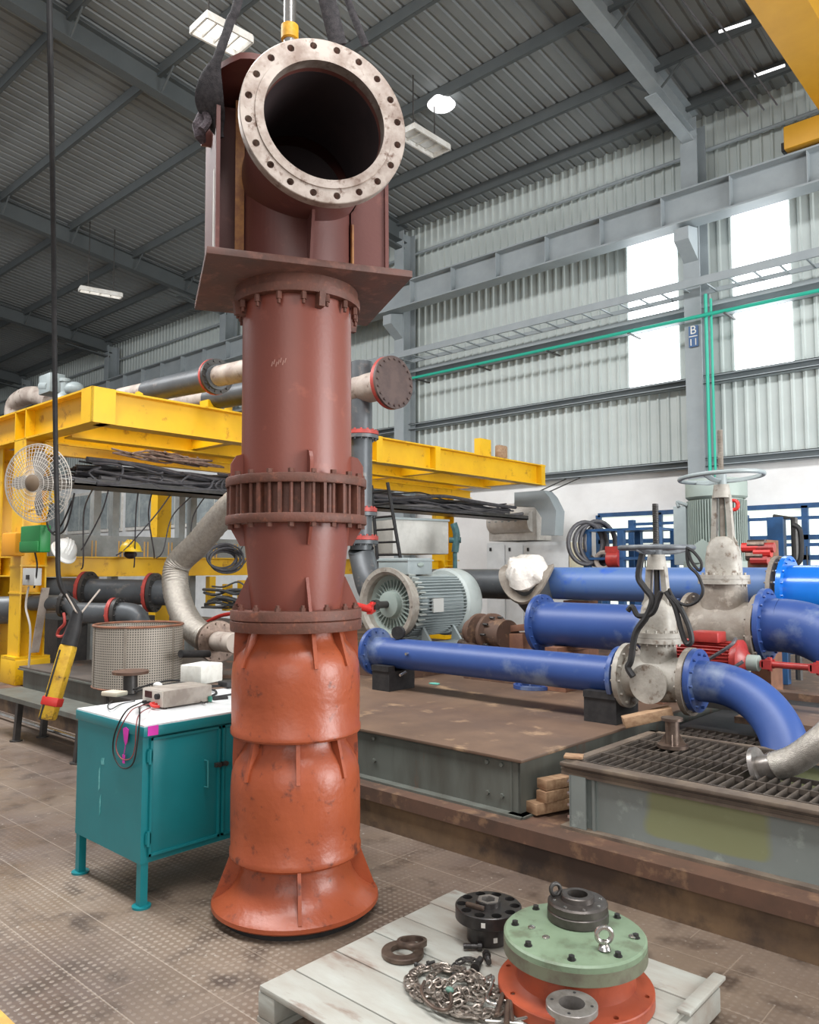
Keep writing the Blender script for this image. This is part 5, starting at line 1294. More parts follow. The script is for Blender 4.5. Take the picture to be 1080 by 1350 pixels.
# pipes on top of the gantry
def pipe_on_top(p, q, r, lab, fl=None):
    t = thing('overhead_pipe', (Vector(p)+Vector(q))/2, lab, 'pipe')
    mb = MB(); mb.cyl(p, q, r, seg=32); mb.build('pipe_barrel', M['dirtpipe'], t)
    d = (Vector(q)-Vector(p)).normalized()
    if fl:
        for f in fl:
            c = Vector(p).lerp(Vector(q), f)
            mb = MB(); flange_ring(mb, c, d, r*1.75, .04, 14, ri=r*.7, br=.014); mb.build('flange', M['redflange'], t)
            mb = MB(); flange_ring(mb, c+d*.045, d, r*1.72, .04, 14, ri=r*.7, br=.014); mb.build('flange', M['darksteel'], t)
    return t
zp = 3.72
A1, B1 = W(165, 520, Z=zp+.05), W(318, 482, Z=zp+.25)
pa_ = Vector((-11.5, 6.2, 3.70)); 
q0 = W(197, 516, Y=5.3); q1 = W(290, 496, Y=5.3)
t1 = pipe_on_top(W(160, 523, Y=5.6), W(345, 484, Y=5.3), .125, 'dusty grey flanged pipe on top of the yellow gantry, upper one left of the pump', [.72])
mb = MB(); mb.cyl(W(196, 516, Y=5.55)-X_*0, W(288, 497, Y=5.36), .15, seg=32); mb.build('pipe_sleeve', M['greypipe'], t1)
t2 = pipe_on_top(W(230, 534, Y=6.4), W(345, 512, Y=6.2), .13, 'second dusty grey pipe lower on the gantry top beside the pump', None)
mb = MB(); mb.cyl(W(278, 526, Y=6.3), W(345, 514, Y=6.2), .16, seg=32); mb.build('pipe_sleeve', M['greypipe'], t2)
t3 = pipe_on_top(W(225, 540, Y=6.9), W(330, 527, Y=6.9), .07, 'slim pale pipe on the gantry top under the two dusty pipes', None)
for (x, y, Y) in ((192, 521, 5.5), (277, 533, 6.2), (262, 543, 5.9)):
    p = W(x, y, Y=Y); o = MB().ab(Vector((p.x-.1, p.y-.1, 3.30)), p+Vector((.1, .1, .04))).build('pipe_saddle', YL); tag(o, {192: 'yellow saddle block under the upper gantry pipe', 277: 'yellow saddle block under the second gantry pipe', 262: 'yellow saddle block nearest the pump'}[x], 'support')
el = thing('pipe_elbow', W(30, 530, Y=6.6), 'pale curved duct elbow on the gantry top at the far left', 'pipe')
mb = MB(); mb.tube([W(18, 560, Y=7.2), W(20, 534, Y=7.2), W(36, 522, Y=7.2), W(56, 523, Y=7.2), W(68, 530, Y=7.2)], .20, seg=24, sm=6); mb.build('pipe_bend', M['dirtpipe'], el)
mv = thing('gantry_motor', W(85, 515, Y=6.5), 'grey actuator and small motor on the gantry top behind the black cable', 'motor')
MB().cyl(W(58, 510, Y=6.5), W(68, 510, Y=6.5), .12, seg=20).build('motor_barrel', M['motorgrey'], mv)
a, b = W(58, 497, Y=6.5), W(72, 517, Y=6.5); MB().ab((a.x, 6.4, b.z), (b.x, 6.7, a.z), bev=.02).build('terminal_box', M['motorgrey'], mv)
MB().lathe([(0, 0), (.16, 0), (.12, .12), (.07, .16), (.07, .36), (.10, .36), (.10, .42), (0, .42)], W(85, 520, Y=6.5)-Z_*.12, Z_, 20).build('actuator', M['motorgrey'], mv)
MB().ball(W(98, 513, Y=6.5), .17, (1.2, 1, .8)).build('gear_case', M['motorgrey'], mv)
# things on the right top of the gantry
o = MB().ab(W(633, 594, X=GX)+Vector((-.06, -.08, -.1)), W(640, 580, X=GX)+Vector((.06, .08, 0))).build('gantry_post', YL); tag(o, 'short yellow post standing on the right end of the gantry', 'post')
p = W(661, 594, X=GX); p.z = 3.465; o = MB().ab(p+Vector((-.06, -.12, 0)), p+Vector((.06, .12, .24)), bev=.03).build('junction_box', M['wood']); tag(o, 'small brown box with a cable on the right end of the gantry', 'box')
# dark pipes below the lower beam
dp = thing('grey_pipe', W(150, 780, X=-9.0), 'long dark grey pipe with red flanges under the lower yellow beam', 'pipe')
pz = 1.19
P0, P1 = Vector((-10.3, 4.5, 1.22)), W(232, 782, X=-8.4)
d1 = (P1-P0).normalized()
mb = MB(); mb.cyl(W(40, 777, X=-9.9), P1, .15, seg=36); mb.build('pipe_barrel', M['greypipe'], dp)
pA = W(40, 777, X=-9.9); d1 = (P1-pA).normalized()
def onp(px): 
    best = min((abs((lambda v: v)(0)), 0) for _ in [0]); 
    # parameter along the pipe whose image column is px
    lo, hi = 0.0, 1.0
    for _ in range(40):
        m = (lo+hi)/2; q = pA.lerp(P1, m); r = q-Vector((0, 0, EYE)); col = 540+FPX*r.dot(_R)/r.dot(_F)
        if col < px: lo = m
        else: hi = m
    return pA.lerp(P1, lo)
for px in (110, 197):
    mb = MB(); flange_ring(mb, onp(px), d1, .235, .04, 14, ri=.1, br=.012); mb.build('flange', M['redflange'], dp)
    mb = MB(); flange_ring(mb, onp(px)+d1*.05, d1, .235, .04, 14, ri=.1, br=.012); mb.build('flange', M['darksteel'], dp)
dq = thing('grey_pipe', W(150, 810, X=-8.2), 'shorter grey pipe ending in a bend above the wire mesh basket', 'pipe')
mb = MB(); mb.tube([W(104, 808, X=-8.6), W(150, 809, X=-8.25), W(165, 808, X=-8.15), W(180, 813, X=-8.05), W(188, 835, X=-8.0)], .115, seg=28, sm=8); mb.build('pipe_barrel', M['greypipe'], dq)
e = (W(165, 808, X=-8.15)-W(104, 808, X=-8.6)).normalized()
mb = MB(); flange_ring(mb, W(148, 809, X=-8.28), e, .175, .04, 12, ri=.1, br=.01); mb.build('flange', M['redflange'], dq)
mb = MB(); flange_ring(mb, W(154, 809, X=-8.23), e, .175, .04, 12, ri=.1, br=.01); mb.build('flange', M['darksteel'], dq)
dr = thing('grey_pipe', W(70, 800, X=-9.0), 'thin grey pipe stub with a black flange left of the hoist cable', 'pipe')
mb = MB(); mb.tube([W(42, 795, X=-9.5), W(80, 795, X=-9.1), W(95, 800, X=-8.95), W(108, 822, X=-8.8)], .09, seg=20, sm=6); mb.build('pipe_barrel', M['greypipe'], dr)
mb = MB(); flange_ring(mb, W(82, 796, X=-9.08), Vector((.7, .6, -.1)), .15, .04, 10, ri=.05); mb.build('flange', M['darksteel'], dr)
lp = MB(); lp.tube([W(-10, 805, X=-10.4), W(45, 803, X=-9.9)], .17, seg=24); o = lp.build('grey_pipe', M['greypipe']); tag(o, 'dark pipe end visible left of the yellow column', 'pipe')
lp = MB(); lp.ab((-12, 4.6, .24), (-10.4, 6, .9)); o = lp.build('machine_plinth', M['darksteel']); tag(o, 'dark machine base behind the front yellow column', 'base')
pf = MB(); a = W(60, 775, Y=3.9); b = W(46, 860, Y=3.9); pf.bar(a, b, .012, .09, up=(0, 1, 0)); o = pf.build('perforated_strip', M['dirtpipe']); tag(o, 'pale perforated strip leaning beside the yellow column', 'strip')
rh = MB(); rh.tube([W(84, 808, Y=3.8), W(85, 822, Y=3.8), W(78, 830, Y=3.8), W(76, 838, Y=3.8), W(84, 838, Y=3.8), W(90, 826, Y=3.8)], .016, seg=8, sm=5); o = rh.build('red_hook', M['redflange']); tag(o, 'red hook hanging beside the pendant above the dark platform', 'hook')
# mesh basket
bk = thing('mesh_basket', W(163, 900, Z=.49), 'large round wire mesh basket on the dark platform behind the teal cabinet', 'basket')
bc = Vector((-6.98, 3.86, .49)); br_ = .405; bh = .56
def wire_mesh_material():
    m = bpy.data.materials.new('perforated_mesh'); m.use_nodes = True
    nt = m.node_tree; N = nt.nodes; L = nt.links; b = N['Principled BSDF']
    tc = N.new('ShaderNodeTexCoord'); sp = N.new('ShaderNodeSeparateXYZ'); L.new(tc.outputs['Object'], sp.inputs[0])
    def mth(op, a, bb=None):
        n = N.new('ShaderNodeMath'); n.operation = op
        for i, x in enumerate((a, bb)):
            if x is None: continue
            if isinstance(x, (int, float)): n.inputs[i].default_value = x
            else: L.new(x, n.inputs[i])
        return n.outputs[0]
    ang = mth('MULTIPLY', mth('ARCTAN2', sp.outputs[1], sp.outputs[0]), .405)
    fa_ = mth('ABSOLUTE', mth('SUBTRACT', mth('FRACT', mth('DIVIDE', ang, .022)), .5))
    fb_ = mth('ABSOLUTE', mth('SUBTRACT', mth('FRACT', mth('DIVIDE', sp.outputs[2], .022)), .5))
    hole = mth('MULTIPLY', mth('LESS_THAN', fa_, .27), mth('LESS_THAN', fb_, .27))
    mx = N.new('ShaderNodeMix'); mx.data_type = 'RGBA'; L.new(hole, mx.inputs['Factor'])
    mx.inputs['A'].default_value = hx('#a89f93'); mx.inputs['B'].default_value = hx('#4a443e')
    L.new(mx.outputs['Result'], b.inputs['Base Color']); b.inputs['Roughness'].default_value = .5; b.inputs['Metallic'].default_value = .2
    return m
bk.location = bc
MB().lathe([(br_, 0), (br_, bh), (br_-.006, bh), (br_-.006, 0)], bc, Z_, 72, closed=True).build('mesh_wall', wire_mesh_material(), bk)
mb = MB()
for z, m_ in ((0, .008), (bh, .012)): mb.tube([bc+Vector((br_*math.cos(2*PI*k/60), br_*math.sin(2*PI*k/60), z)) for k in range(60)], m_, seg=8, closed=True)
mb.build('rim', mat('rusty_rim', '#8a5a42', '#6b4a3a', rough=.6, scale=8), bk)
MB().lathe([(0, .02), (br_-.01, .02), (br_-.01, .03), (0, .03)], bc, Z_, 60).build('basket_floor', M['darksteel'], bk)
for a in (-150, -100, -45, 20): 
    a = math.radians(a); p = bc+Vector(((br_+.004)*math.cos(a), (br_+.004)*math.sin(a), 0)); MB().bar(p, p+Z_*bh, .02, .004, up=(math.cos(a), math.sin(a), 0)).build('stay', M['mesh'], bk)
# rusty spool in front of the basket
sp_ = thing('flanged_spool', (0, 0, 0), 'short dark pipe stub with a rusty round top plate, between basket and cabinet', 'spool')
s0 = W(172, 914, Y=3.2); s0.z = max(s0.z, .3)
sp_.location = s0; st = W(172, 888, Y=3.2)
MB().cyl(s0-Z_*0, st, .055, seg=24).build('stub', M['darksteel'], sp_); MB().lathe([(0, 0), (.14, 0), (.14, .022), (0, .022)], st, Z_, 36).build('top_plate', M['rustbeam'], sp_)
mb = MB(); mb.ab((s0.x-.18, 3.05, s0.z-.02), (s0.x+.3, 3.42, s0.z)); 
for dx in (-.15, .27):
    for dy in (3.08, 3.39): mb.ab((s0.x+dx-.015, dy-.015, 0), (s0.x+dx+.015, dy+.015, s0.z-.02))
o = mb.build('small_table', M['darksteel']); tag(o, 'dark low stand behind the teal cabinet carrying the rusty spool', 'stand')
# braided hose (left)
bh_ = thing('braided_hose', W(240, 780, Y=4.3), 'thick braided steel hose curving down left of the pump to a flange', 'hose')
hp = [W(338, 640, Y=4.8), W(300, 672, Y=4.75), W(262, 716, Y=4.7), W(236, 742, Y=4.65), W(231, 768, Y=4.6), W(238, 800, Y=4.55), W(254, 828, Y=4.5), W(274, 842, Y=4.5), W(284, 845, Y=4.5)]
mb = MB(); P = smooth_path(hp, 14); mb.tube(P, [.136+(.004 if (i//1) % 2 else -.002) for i in range(len(P))], seg=32)
mb.build('braid', M['braid'], bh_)
mb = MB()
for k in range(10):
    a0 = 2*PI*k/10; 
d = (hp[-1]-hp[-2]).normalized(); d = (W(300, 846, Y=4.4)-W(280, 844, Y=4.5)).normalized()
mb = MB(); flange_ring(mb, hp[-1], d, .20, .035, 12, ri=.06); flange_ring(mb, hp[-1]+d*.04, d, .20, .035, 12, ri=.06); mb.build('flange', M['rustring'], bh_)
mb = MB(); mb.cyl(hp[-1]+d*.05, hp[-1]+d*.55, .095, seg=28); mb.build('stub_pipe', M['dirtpipe'], bh_)
# clutter between hose and pump
cb = MB()
for k in range(9):
    y = 772+rr.uniform(-8, 36); x = 270+rr.uniform(-5, 10)
    cb.tube([W(x, y, Y=6.2), W(x+15, y+rr.uniform(-6, 6), Y=6.0), W(x+35, y+rr.uniform(-8, 8), Y=6.1), W(330, y+rr.uniform(-8, 8), Y=6.1)], rr.choice([.012, .02, .03]), seg=8, sm=4)
o = cb.build('pipe_clutter', M['greypipe']); tag(o, 'tangle of thin pipes and hoses behind the braided hose', 'pipes')
for (x, a, b) in ((278, 760, 800), (300, 770, 805), (320, 765, 800)):
    p, q = W(x, a, Y=6.4), W(x, b, Y=6.4); o = MB().ab((p.x-.05, 6.35, q.z), (p.x+.05, 6.45, p.z)).build('yellow_post', YL); tag(o, {278: 'small yellow post between the braided hose and the pipe clutter', 300: 'small yellow post, middle one of three left of the pump', 320: 'small yellow post nearest the pump'}[x], 'post')
rc_ = MB(); rc_.tube([W(270, 822, Y=5.2), W(290, 812, Y=5.2), W(312, 808, Y=5.2)], .022, seg=10, sm=4); o = rc_.build('red_hose', M['red']); tag(o, 'short red hose end just left of the pump', 'hose')
cb = MB(); cb.ab((-6.1, 5.4, .551), (-5.0, 6.6, .72)); o = cb.build('steel_slab', M['rustbeam']); tag(o, 'rusty steel slab on the platform left of the pump', 'slab')
cb = MB(); cb.tube([W(238, 862, Y=3.95), W(275, 862, Y=4.3)], .035, seg=12); o = cb.build('black_tube', M['black']); tag(o, 'short black tube lying below the braided hose', 'tube')
wp_ = MB(); wp_.prism([(-.10, -.60), (.08, -.60), (.12, .10), (-.06, .16)], W(228, 834, Y=4.6), (1, .1, 0), (0, .3, 1), .004); o = wp_.build('paper_sheet', M['white']); tag(o, 'white sheet of paper propped between the basket and the braided hose', 'paper')
# tank lid to the left (white band) is part of the office
# hoist cable and pendant
hc = thing('crane_pendant', WD(80, 895, 5.9), 'worn yellow crane pendant control with a red band, hanging on a long black cable', 'pendant')
DP = 5.9
mb = MB(); mb.tube([WD(60, -600, 4.3), WD(65, -20, 4.6), WD(68, 150, 4.9), WD(71, 350, 5.4), WD(73, 560, 5.7), WD(76, 700, 5.8), WD(78, 765, 5.85), WD(92, 790, 5.9), WD(103, 808, 5.9), WD(100, 830, 5.9)], [.0165]*97, seg=10, sm=6); mb.build('cable', M['black'], hc)
mb = MB(); mb.tube([WD(103, 805, 5.9), WD(97, 830, 5.9), WD(91, 850, 5.9)], [.035, .05, .055], seg=12); mb.build('cable_boot', M['black'], hc)
mb = MB(); mb.tube([WD(81, 772, 5.88), WD(100, 806, 5.86), WD(104, 812, 5.88), WD(132, 777, 5.9)], .006, seg=6); mb.build('strain_wire', M['dirtpipe'], hc)
pt_, pb_ = WD(91, 850, 5.9), WD(62, 949, 5.85)
dd_ = (pb_-pt_).normalized()
mb = MB(); mb.bar(pt_, pb_, .10, .10, up=_F*-1, bev=.02); mb.build('body', mat('worn_yellow', '#d3aa2c', '#b98d22', rough=.5, scale=9, c3='#5c4428', scale3=22, cov3=.12), hc)
mb = MB(); mb.bar(pt_.lerp(pb_, .05)-_R*.03-_F*.052, pt_.lerp(pb_, .97)-_R*.03-_F*.052, .012, .01, up=_F*-1); mb.build('seam', M['black'], hc)
q = pt_.lerp(pb_, .76); mb = MB(); mb.bar(q-dd_*.03, q+dd_*.03, .112, .112, up=_F*-1, bev=.01); mb.build('red_band', M['red'], hc)
# low bench that the pendant hangs before
sb = thing('low_stand', (-7.6, 3.15, 0), 'dark steel low stand with splayed legs beside the plinth, below the pendant', 'stand')
p0 = W(28, 977, Z=0); 
mb = MB(); mb.ab((-8.25, 2.98, .36), (-6.2, 3.3, .40)); mb.build('top', M['deckside'], sb)
for x in (-7.62, -6.4):
    for y in (3.02, 3.26):
        mb = MB(); mb.bar((x, y, 0), (x+.06, y, .36), .05, .05); mb.cyl((x, y, 0), (x, y, .012), .055, seg=16); mb.build('leg', M['darksteel'], sb)

for f in (.15, .75):
    a = W(225, 540, Y=6.9).lerp(W(330, 527, Y=6.9), f); MB().ab((a.x-.03, a.y-.05, 3.2), (a.x+.03, a.y+.05, a.z)).build('support_leg', YL, t3)
for f in (.30, .97):
    a = W(160, 523, Y=5.6).lerp(W(345, 484, Y=5.3), f); MB().ab((a.x-.04, a.y-.05, 3.2), (a.x+.04, a.y+.05, a.z)).build('support_leg', YL, t1)
# ================================================================ TEAL CABINET
CX0, CX1, CY0, CY1 = -4.16, -3.47, 1.95, 2.95
tc = thing('teal_cabinet', (-3.8, 2.45, 0), 'teal painted steel tool cabinet on four legs with a white top, left of the pump', 'cabinet')
MB().ab((CX0+.01, CY0+.01, .205), (CX1-.012, CY1-.01, .80)).build('body', M['teal'], tc)
mb = MB(); mb.ab((CX0-.0, CY0-.0, .795), (CX1+.012, CY1, .842), bev=.003); mb.build('top_frame', M['teal'], tc)
MB().ab((CX0+.004, CY0+.004, .842), (CX1+.008, CY1-.004, .850)).build('worktop', M['benchtop'], tc)
for x, y in ((CX1-.035, CY0+.035), (CX0+.03, CY0+.035), (CX1-.035, CY1-.035), (CX0+.03, CY1-.035)):
    mb = MB(); mb.ab((x-.019, y-.019, .008), (x+.019, y+.019, .21)); mb.cyl((x, y, 0), (x, y, .010), .044, seg=24); mb.build('leg', M['teal'], tc)
def door(y0, y1, hinge_left):
    d = MB().ab((CX1-.012, y0, .235), (CX1-.004, y1, .785), bev=.002).build('door', M['teal'], tc)
    mb = MB(); w = .012
    for a, b in (((CX1-.006, y0, .235), (CX1+.003, y0+w, .785)), ((CX1-.006, y1-w, .235), (CX1+.003, y1, .785)), ((CX1-.006, y0, .235), (CX1+.003, y1, .235+w)), ((CX1-.006, y0, .785-w), (CX1+.003, y1, .785))): mb.ab(a, b)
    mb.build('door_rim', M['teal'], d)
    hy = y1-.09 if hinge_left else y0+.09
    mb = MB(); mb.tube([(CX1, hy, .63), (CX1+.028, hy, .63), (CX1+.028, hy+.002, .50), (CX1, hy, .50)], .005, seg=8); mb.build('handle', mat('teal_handle', '#3c8f93', rough=.35, metal=.3) if hinge_left else bpy.data.materials['teal_handle'], d)
    ly_ = y1-.012 if hinge_left else y0+.012
    mb = MB(); mb.ab((CX1-.004, ly_-.02, .585), (CX1+.016, ly_+.0, .605)); mb.cyl((CX1, ly_, .595), (CX1+.022, ly_, .595), .012, seg=14); mb.build('latch', M['darksteel'], d)
    for z in (.70, .32):
        q = y0-.004 if hinge_left else y1+.004
        mb = MB(); mb.cyl((CX1+.004, q, z-.035), (CX1+.004, q, z+.035), .008, seg=12); mb.ab((CX1-.005, q-.012, z-.025), (CX1+.003, q+.014, z+.025)); mb.build('hinge', M['teal'], d)
door(1.995, 2.385, True); door(2.40, 2.90, False)
# scratches on the side
rr = random.Random(4)
sc_m = mat('scuffed_teal', '#6fb5b6', '#3f9a9c', rough=.6, scale=40, cov=.4, sharp=.2)
mb = MB()
for (x, z, h, w) in ((-3.90, .53, .13, .016), (-3.885, .40, .11, .013), (-3.87, .62, .04, .035)):
    mb.prism([(-w*.3, -h/2), (w*.5, -h*.35), (w*.4, h*.1), (w*.6, h/2), (-w*.4, h*.3), (-w*.5, 0)], (x, CY0+.0095, z), X_, Z_, .0015)
mb.build('paint_scuff', sc_m, tc, 'pale scuff on the cabinet side')
o = MB().ab((CX1+.0125, CY0+.02, .80), (CX1+.0145, CY0+.075, .845)).build('pink_tape', M['pink']); tag(o, 'square of pink tape on the cabinet corner below the instrument', 'tape')
mb = MB(); mb.prism([(-.028, .04), (.0, .05), (.028, .04), (.016, -.02), (0, -.04), (-.016, -.015)], (-3.62, CY0-.003, .775), X_, Z_, .002); mb.prism([(-.012, .02), (.012, .02), (.010, -.02), (-.010, -.02)], (-3.635, CY0-.003, .67), X_, Z_, .002); mb.bar((-3.62, CY0-.003, .74), (-3.635, CY0-.003, .69), .004, .002)
o = mb.build('pink_tag', M['pink']); tag(o, 'pink tag hanging on the left side of the teal cabinet', 'tag')
# power supply
ps = thing('bench_instrument', (-3.70, 2.2, .85), 'beige bench power supply with a dark display on the front corner of the cabinet top', 'instrument')
a = Vector((-3.98, 2.14, .85)); R = Matrix.Rotation(math.radians(8), 3, 'Z')
T = Matrix.Translation(W(214, 936, Z=.85)) @ Matrix.Rotation(math.radians(2), 4, 'Z')
ps.location = T.translation
MB(T).box((-.10, .16, .052), (.20, .30, .088), bev=.004).build('case', M['psu'], ps)
mb = MB(T)
for x in (-.18, -.02):
    for y in (.03, .29): mb.cyl((x, y, 0), (x, y, .01), .01, seg=10)
mb.build('foot', M['black'], ps)
MB(T).box((-.10, .006, .052), (.192, .008, .082), bev=.002).build('front_panel', mat('panel_beige', '#c2b9ae', rough=.45), ps)
MB(T).box((-.135, .0, .068), (.062, .006, .034)).build('display', mat('dark_red_display', '#3c1515', rough=.25), ps)
mb = MB(T); mb.cyl((-.04, .002, .066), (-.04, -.016, .066), .015, seg=18); mb.build('knob', M['black'], ps)
mb = MB(T)
for x in (-.16, -.12): mb.cyl((x, .002, .026), (x, -.018, .026), .008, seg=12)
mb.build('terminal', M['black'], ps)
mb = MB(T); mb.cyl((-.08, .002, .026), (-.08, -.022, .026), .008, seg=12); mb.cyl((-.055, .002, .022), (-.055, -.03, .02), .009, seg=12); mb.tube([(-.08, -.02, .026), (-.04, -.03, .018), (-.0, -.02, .02)], .008, seg=8, sm=4); mb.build('terminal', M['red'], ps)
pp_ = [T @ Vector((-.16, -.018, .026)), T @ Vector((-.17, -.06, .03))]
p_ = lambda x, y: W(x, y, Y=CY0-.012)
ld = MB(); ld.tube([T @ Vector((-.16, -.018, .026)), T @ Vector((-.155, -.05, .02)), p_(166, 938), p_(152, 965), p_(149, 990), p_(156, 1008), p_(166, 1013), p_(176, 1005), p_(181, 980), p_(184, 950), p_(184, 936), T @ Vector((-.12, -.06, .01)), T @ Vector((-.12, -.02, .026))], .0038, seg=8, sm=8)
o = ld.build('test_lead', M['black']); tag(o, 'black test lead looping down the side of the teal cabinet', 'lead')
ld = MB(); ld.tube([T @ Vector((-.08, -.02, .026)), T @ Vector((-.13, -.05, .012)), p_(172, 938), p_(158, 962), p_(153, 985), p_(160, 1000), p_(172, 1000), p_(178, 985), p_(182, 945), T @ Vector((-.05, -.04, .012))], .003, seg=8, sm=8)
o = ld.build('test_lead', mat('red_brown_lead', '#8f4a4a', rough=.5)); tag(o, 'thin reddish test lead looping inside the black one on the cabinet side', 'lead')
# white foam block
fb = W(268, 899, Z=.85); fb = Vector((-4.02, 2.72, .85)) if True else fb
c = W(263, 903, Z=.85)
R = Matrix.Rotation(math.radians(18), 3, 'Z')
mb = MB(); mb.box(W(266, 887, Z=.91), (.17, .22, .12), rot=R, bev=.008); 
o = mb.build('foam_block', mat('white_foam', '#f0ede4', '#e3dfd5', rough=.8, scale=20)); tag(o, 'white foam block at the back of the cabinet top', 'foam block')
mb = MB(); mb.box(W(151, 914, Z=.864), (.12, .09, .025), rot=Matrix.Rotation(.3, 3, 'Z'), bev=.005); o = mb.build('adapter', mat('cream_plastic', '#d9cdb8', rough=.5)); tag(o, 'cream plastic adapter on the left of the cabinet top', 'adapter')
mb = MB(); mb.ball(W(208, 903, Z=.868), .026, (1.3, 1, .7)); o = mb.build('plug', M['white']); tag(o, 'small white plug behind the bench power supply', 'plug')
# black cables on the cabinet
def topP(x, y, dz=0): return W(x, y, Z=.856+dz)
for pts, lab, r in (([(176, 909), (200, 902), (225, 897), (250, 899), (262, 906), (285, 905), (308, 903)], 'thick black cable arching across the back of the cabinet top', .006),
                   ([(178, 912), (205, 905), (240, 900), (262, 903), (290, 904), (310, 904)], 'second black cable just in front of the arching one', .006),
                   ([(252, 915), (262, 909), (280, 909), (285, 914), (272, 919), (256, 918), (250, 914), (262, 908), (283, 910)], 'small black cable coil right of the power supply', .006),
                   ([(148, 924), (142, 930), (146, 935), (160, 928), (178, 924)], 'thin grey lead on the left of the cabinet top', .003),
                   ([(252, 921), (262, 924), (270, 927)], 'short black probe lead at the right of the power supply', .004),
                   ([(272, 921), (290, 918), (308, 915)], 'black screwdriver shaped lead near the pump', .006)):
    mb = MB(); mb.tube([topP(a, b, .004*(i % 3)) for i, (a, b) in enumerate(pts)], r, seg=8, sm=8)
    o = mb.build('cable', M['black']); tag(o, lab, 'cable')
mb = MB(); p = topP(277, 925); mb.lathe([(0, 0), (.010, 0), (.013, .02), (.010, .03), (0, .03)], p, Z_, 14); o = mb.build('bottle_top', mat('green_cap_m', '#2c7a6a', rough=.4)); tag(o, 'tiny green cap on the front edge of the cabinet top', 'cap')
mb = MB(); mb.tube([topP(281, 922), topP(300, 920)], .010, seg=10); o = mb.build('screwdriver_handle', M['black']); tag(o, 'black tool handle lying right of the green cap', 'tool')
mb = MB(); q = topP(302, 905); mb.ab(q+Vector((-.05, -.05, 0)), q+Vector((.05, .05, .035)), bev=.006); o = mb.build('black_charger', M['black']); tag(o, 'black charger block on the cabinet top beside the pump', 'charger')

# ================================================================ PALLET AND PARTS
PT = .13
pa = thing('wooden_pallet', (-1.74, 2.3, 0), 'grey painted wooden pallet carrying machined parts in the foreground', 'pallet')
rr = random.Random(9)
seams = [1.775, 1.93, 2.13, 2.34, 2.52, 2.70, 2.885]
for a, b in zip(seams, seams[1:]):
    x0 = -2.325+rr.uniform(-.012, .012); x1 = -1.15+rr.uniform(-.02, .015)
    MB().ab((x0, a+.003, PT-.022), (x1, b-.003, PT-.002*rr.random()), bev=.003).build('board', M['pallet'], pa)
for x in (-2.29, -1.76, -1.25):
    for y in (1.84, 2.32, 2.82):
        MB().ab((x-.045, y-.06, .022), (x+.045, y+.06, PT-.024), bev=.003).build('block', M['pallet'], pa)
    MB().ab((x-.05, 1.78, 0), (x+.05, 2.88, .02)).build('bottom_board', M['pallet'], pa)
MB().ab((-1.20, 1.79, .022), (-1.135, 2.90, PT-.024), bev=.004).build('stringer', M['pallet'], pa)
MB().ab((-1.165, 2.60, PT), (-1.12, 2.915, PT+.014), bev=.003).build('edge_batten', M['pallet'], pa)
# orange flanged housing, green cover, hub
oc = Vector((-1.472, 2.475, PT))
oh = thing('orange_housing', oc, 'orange red flanged housing under the green cover on the pallet', 'housing')
mb = MB(); mb.lathe([(.20, 0), (.262, 0), (.265, .004), (.265, .038), (.262, .042), (.225, .046), (.205, .06), (.200, .09), (.205, .14), (.18, .14), (.18, .0)], oc, Z_, 80, closed=True); oo = mb.build('housing', M['orange'], oh)
c_ = MB()
for k in range(8):
    a = 2*PI*k/8+.3; p = oc+Vector((.240*math.cos(a), .240*math.sin(a), -.01)); c_.cyl(p, p+Z_*.07, .009, seg=16)
cut(oo, c_)
gc = thing('green_cover', oc+Z_*.14, 'round pale green bolted cover plate with lifting eyes, on the orange housing', 'cover')
g0 = oc+Z_*.14
MB().lathe([(0, 0), (.238, 0), (.243, .004), (.243, .030), (.238, .034), (.243, .038), (.243, .062), (.236, .068), (.12, .072), (0, .072)], g0, Z_, 96).build('cover_plate', M['green'], gc)
MB().lathe([(.2385, .004), (.2445, .004), (.2445, .045), (.2385, .045)], g0, Z_, 96, closed=True).build('cover_edge', mat('bare_edge', '#6b6557', '#777a66', rough=.45, scale=14, metal=.3), gc)
for k in range(8):
    a = math.radians(-62+45*k); p = g0+Vector((.205*math.cos(a), .205*math.sin(a), .068))
    mb = MB(); mb.cyl(p, p+Z_*.003, .014, seg=18); mb.cyl(p+Z_*.003, p+Z_*.014, .011, seg=6); mb.build('bolt', M['hubblack'], gc)
def eye(p, yaw, sc=1.0, m='shiny', tilt=0):
    p = Vector(p); mb = MB(); d = Vector((math.cos(yaw), math.sin(yaw), 0)); up = (Z_*math.cos(tilt)+d.cross(Z_)*math.sin(tilt)).normalized()
    mb.lathe([(0, 0), (.017*sc, 0), (.014*sc, .008*sc), (.008*sc, .012*sc), (.008*sc, .02*sc)], p, up, 18)
    c = p+up*(.034*sc); mb.tube([c+d*(.019*sc*math.cos(2*PI*k/24))+up*(.019*sc*math.sin(2*PI*k/24)) for k in range(24)], .0065*sc, seg=10, closed=True)
    return mb.build('eye_bolt', M[m], gc)
eye(W(797, 1251, Z=.345), YAW, 1.3)
eye(W(783, 1211, Z=.345), YAW+1.3, .7)
for (x, y) in ((701, 1223), (720, 1236), (834, 1235)):
    p = W(x, y, Z=.342); mb = MB(); mb.lathe([(0, 0), (.013, 0), (.013, .003), (.008, .006), (0, .007)], p, Z_, 16); mb.build('plug', M['shiny'], gc)
hb = thing('bearing_hub', g0+Z_*.072, 'dark steel bearing hub sitting on the green cover', 'hub')
h0 = W(762, 1210, Z=.345); h0.z = g0.z+.070
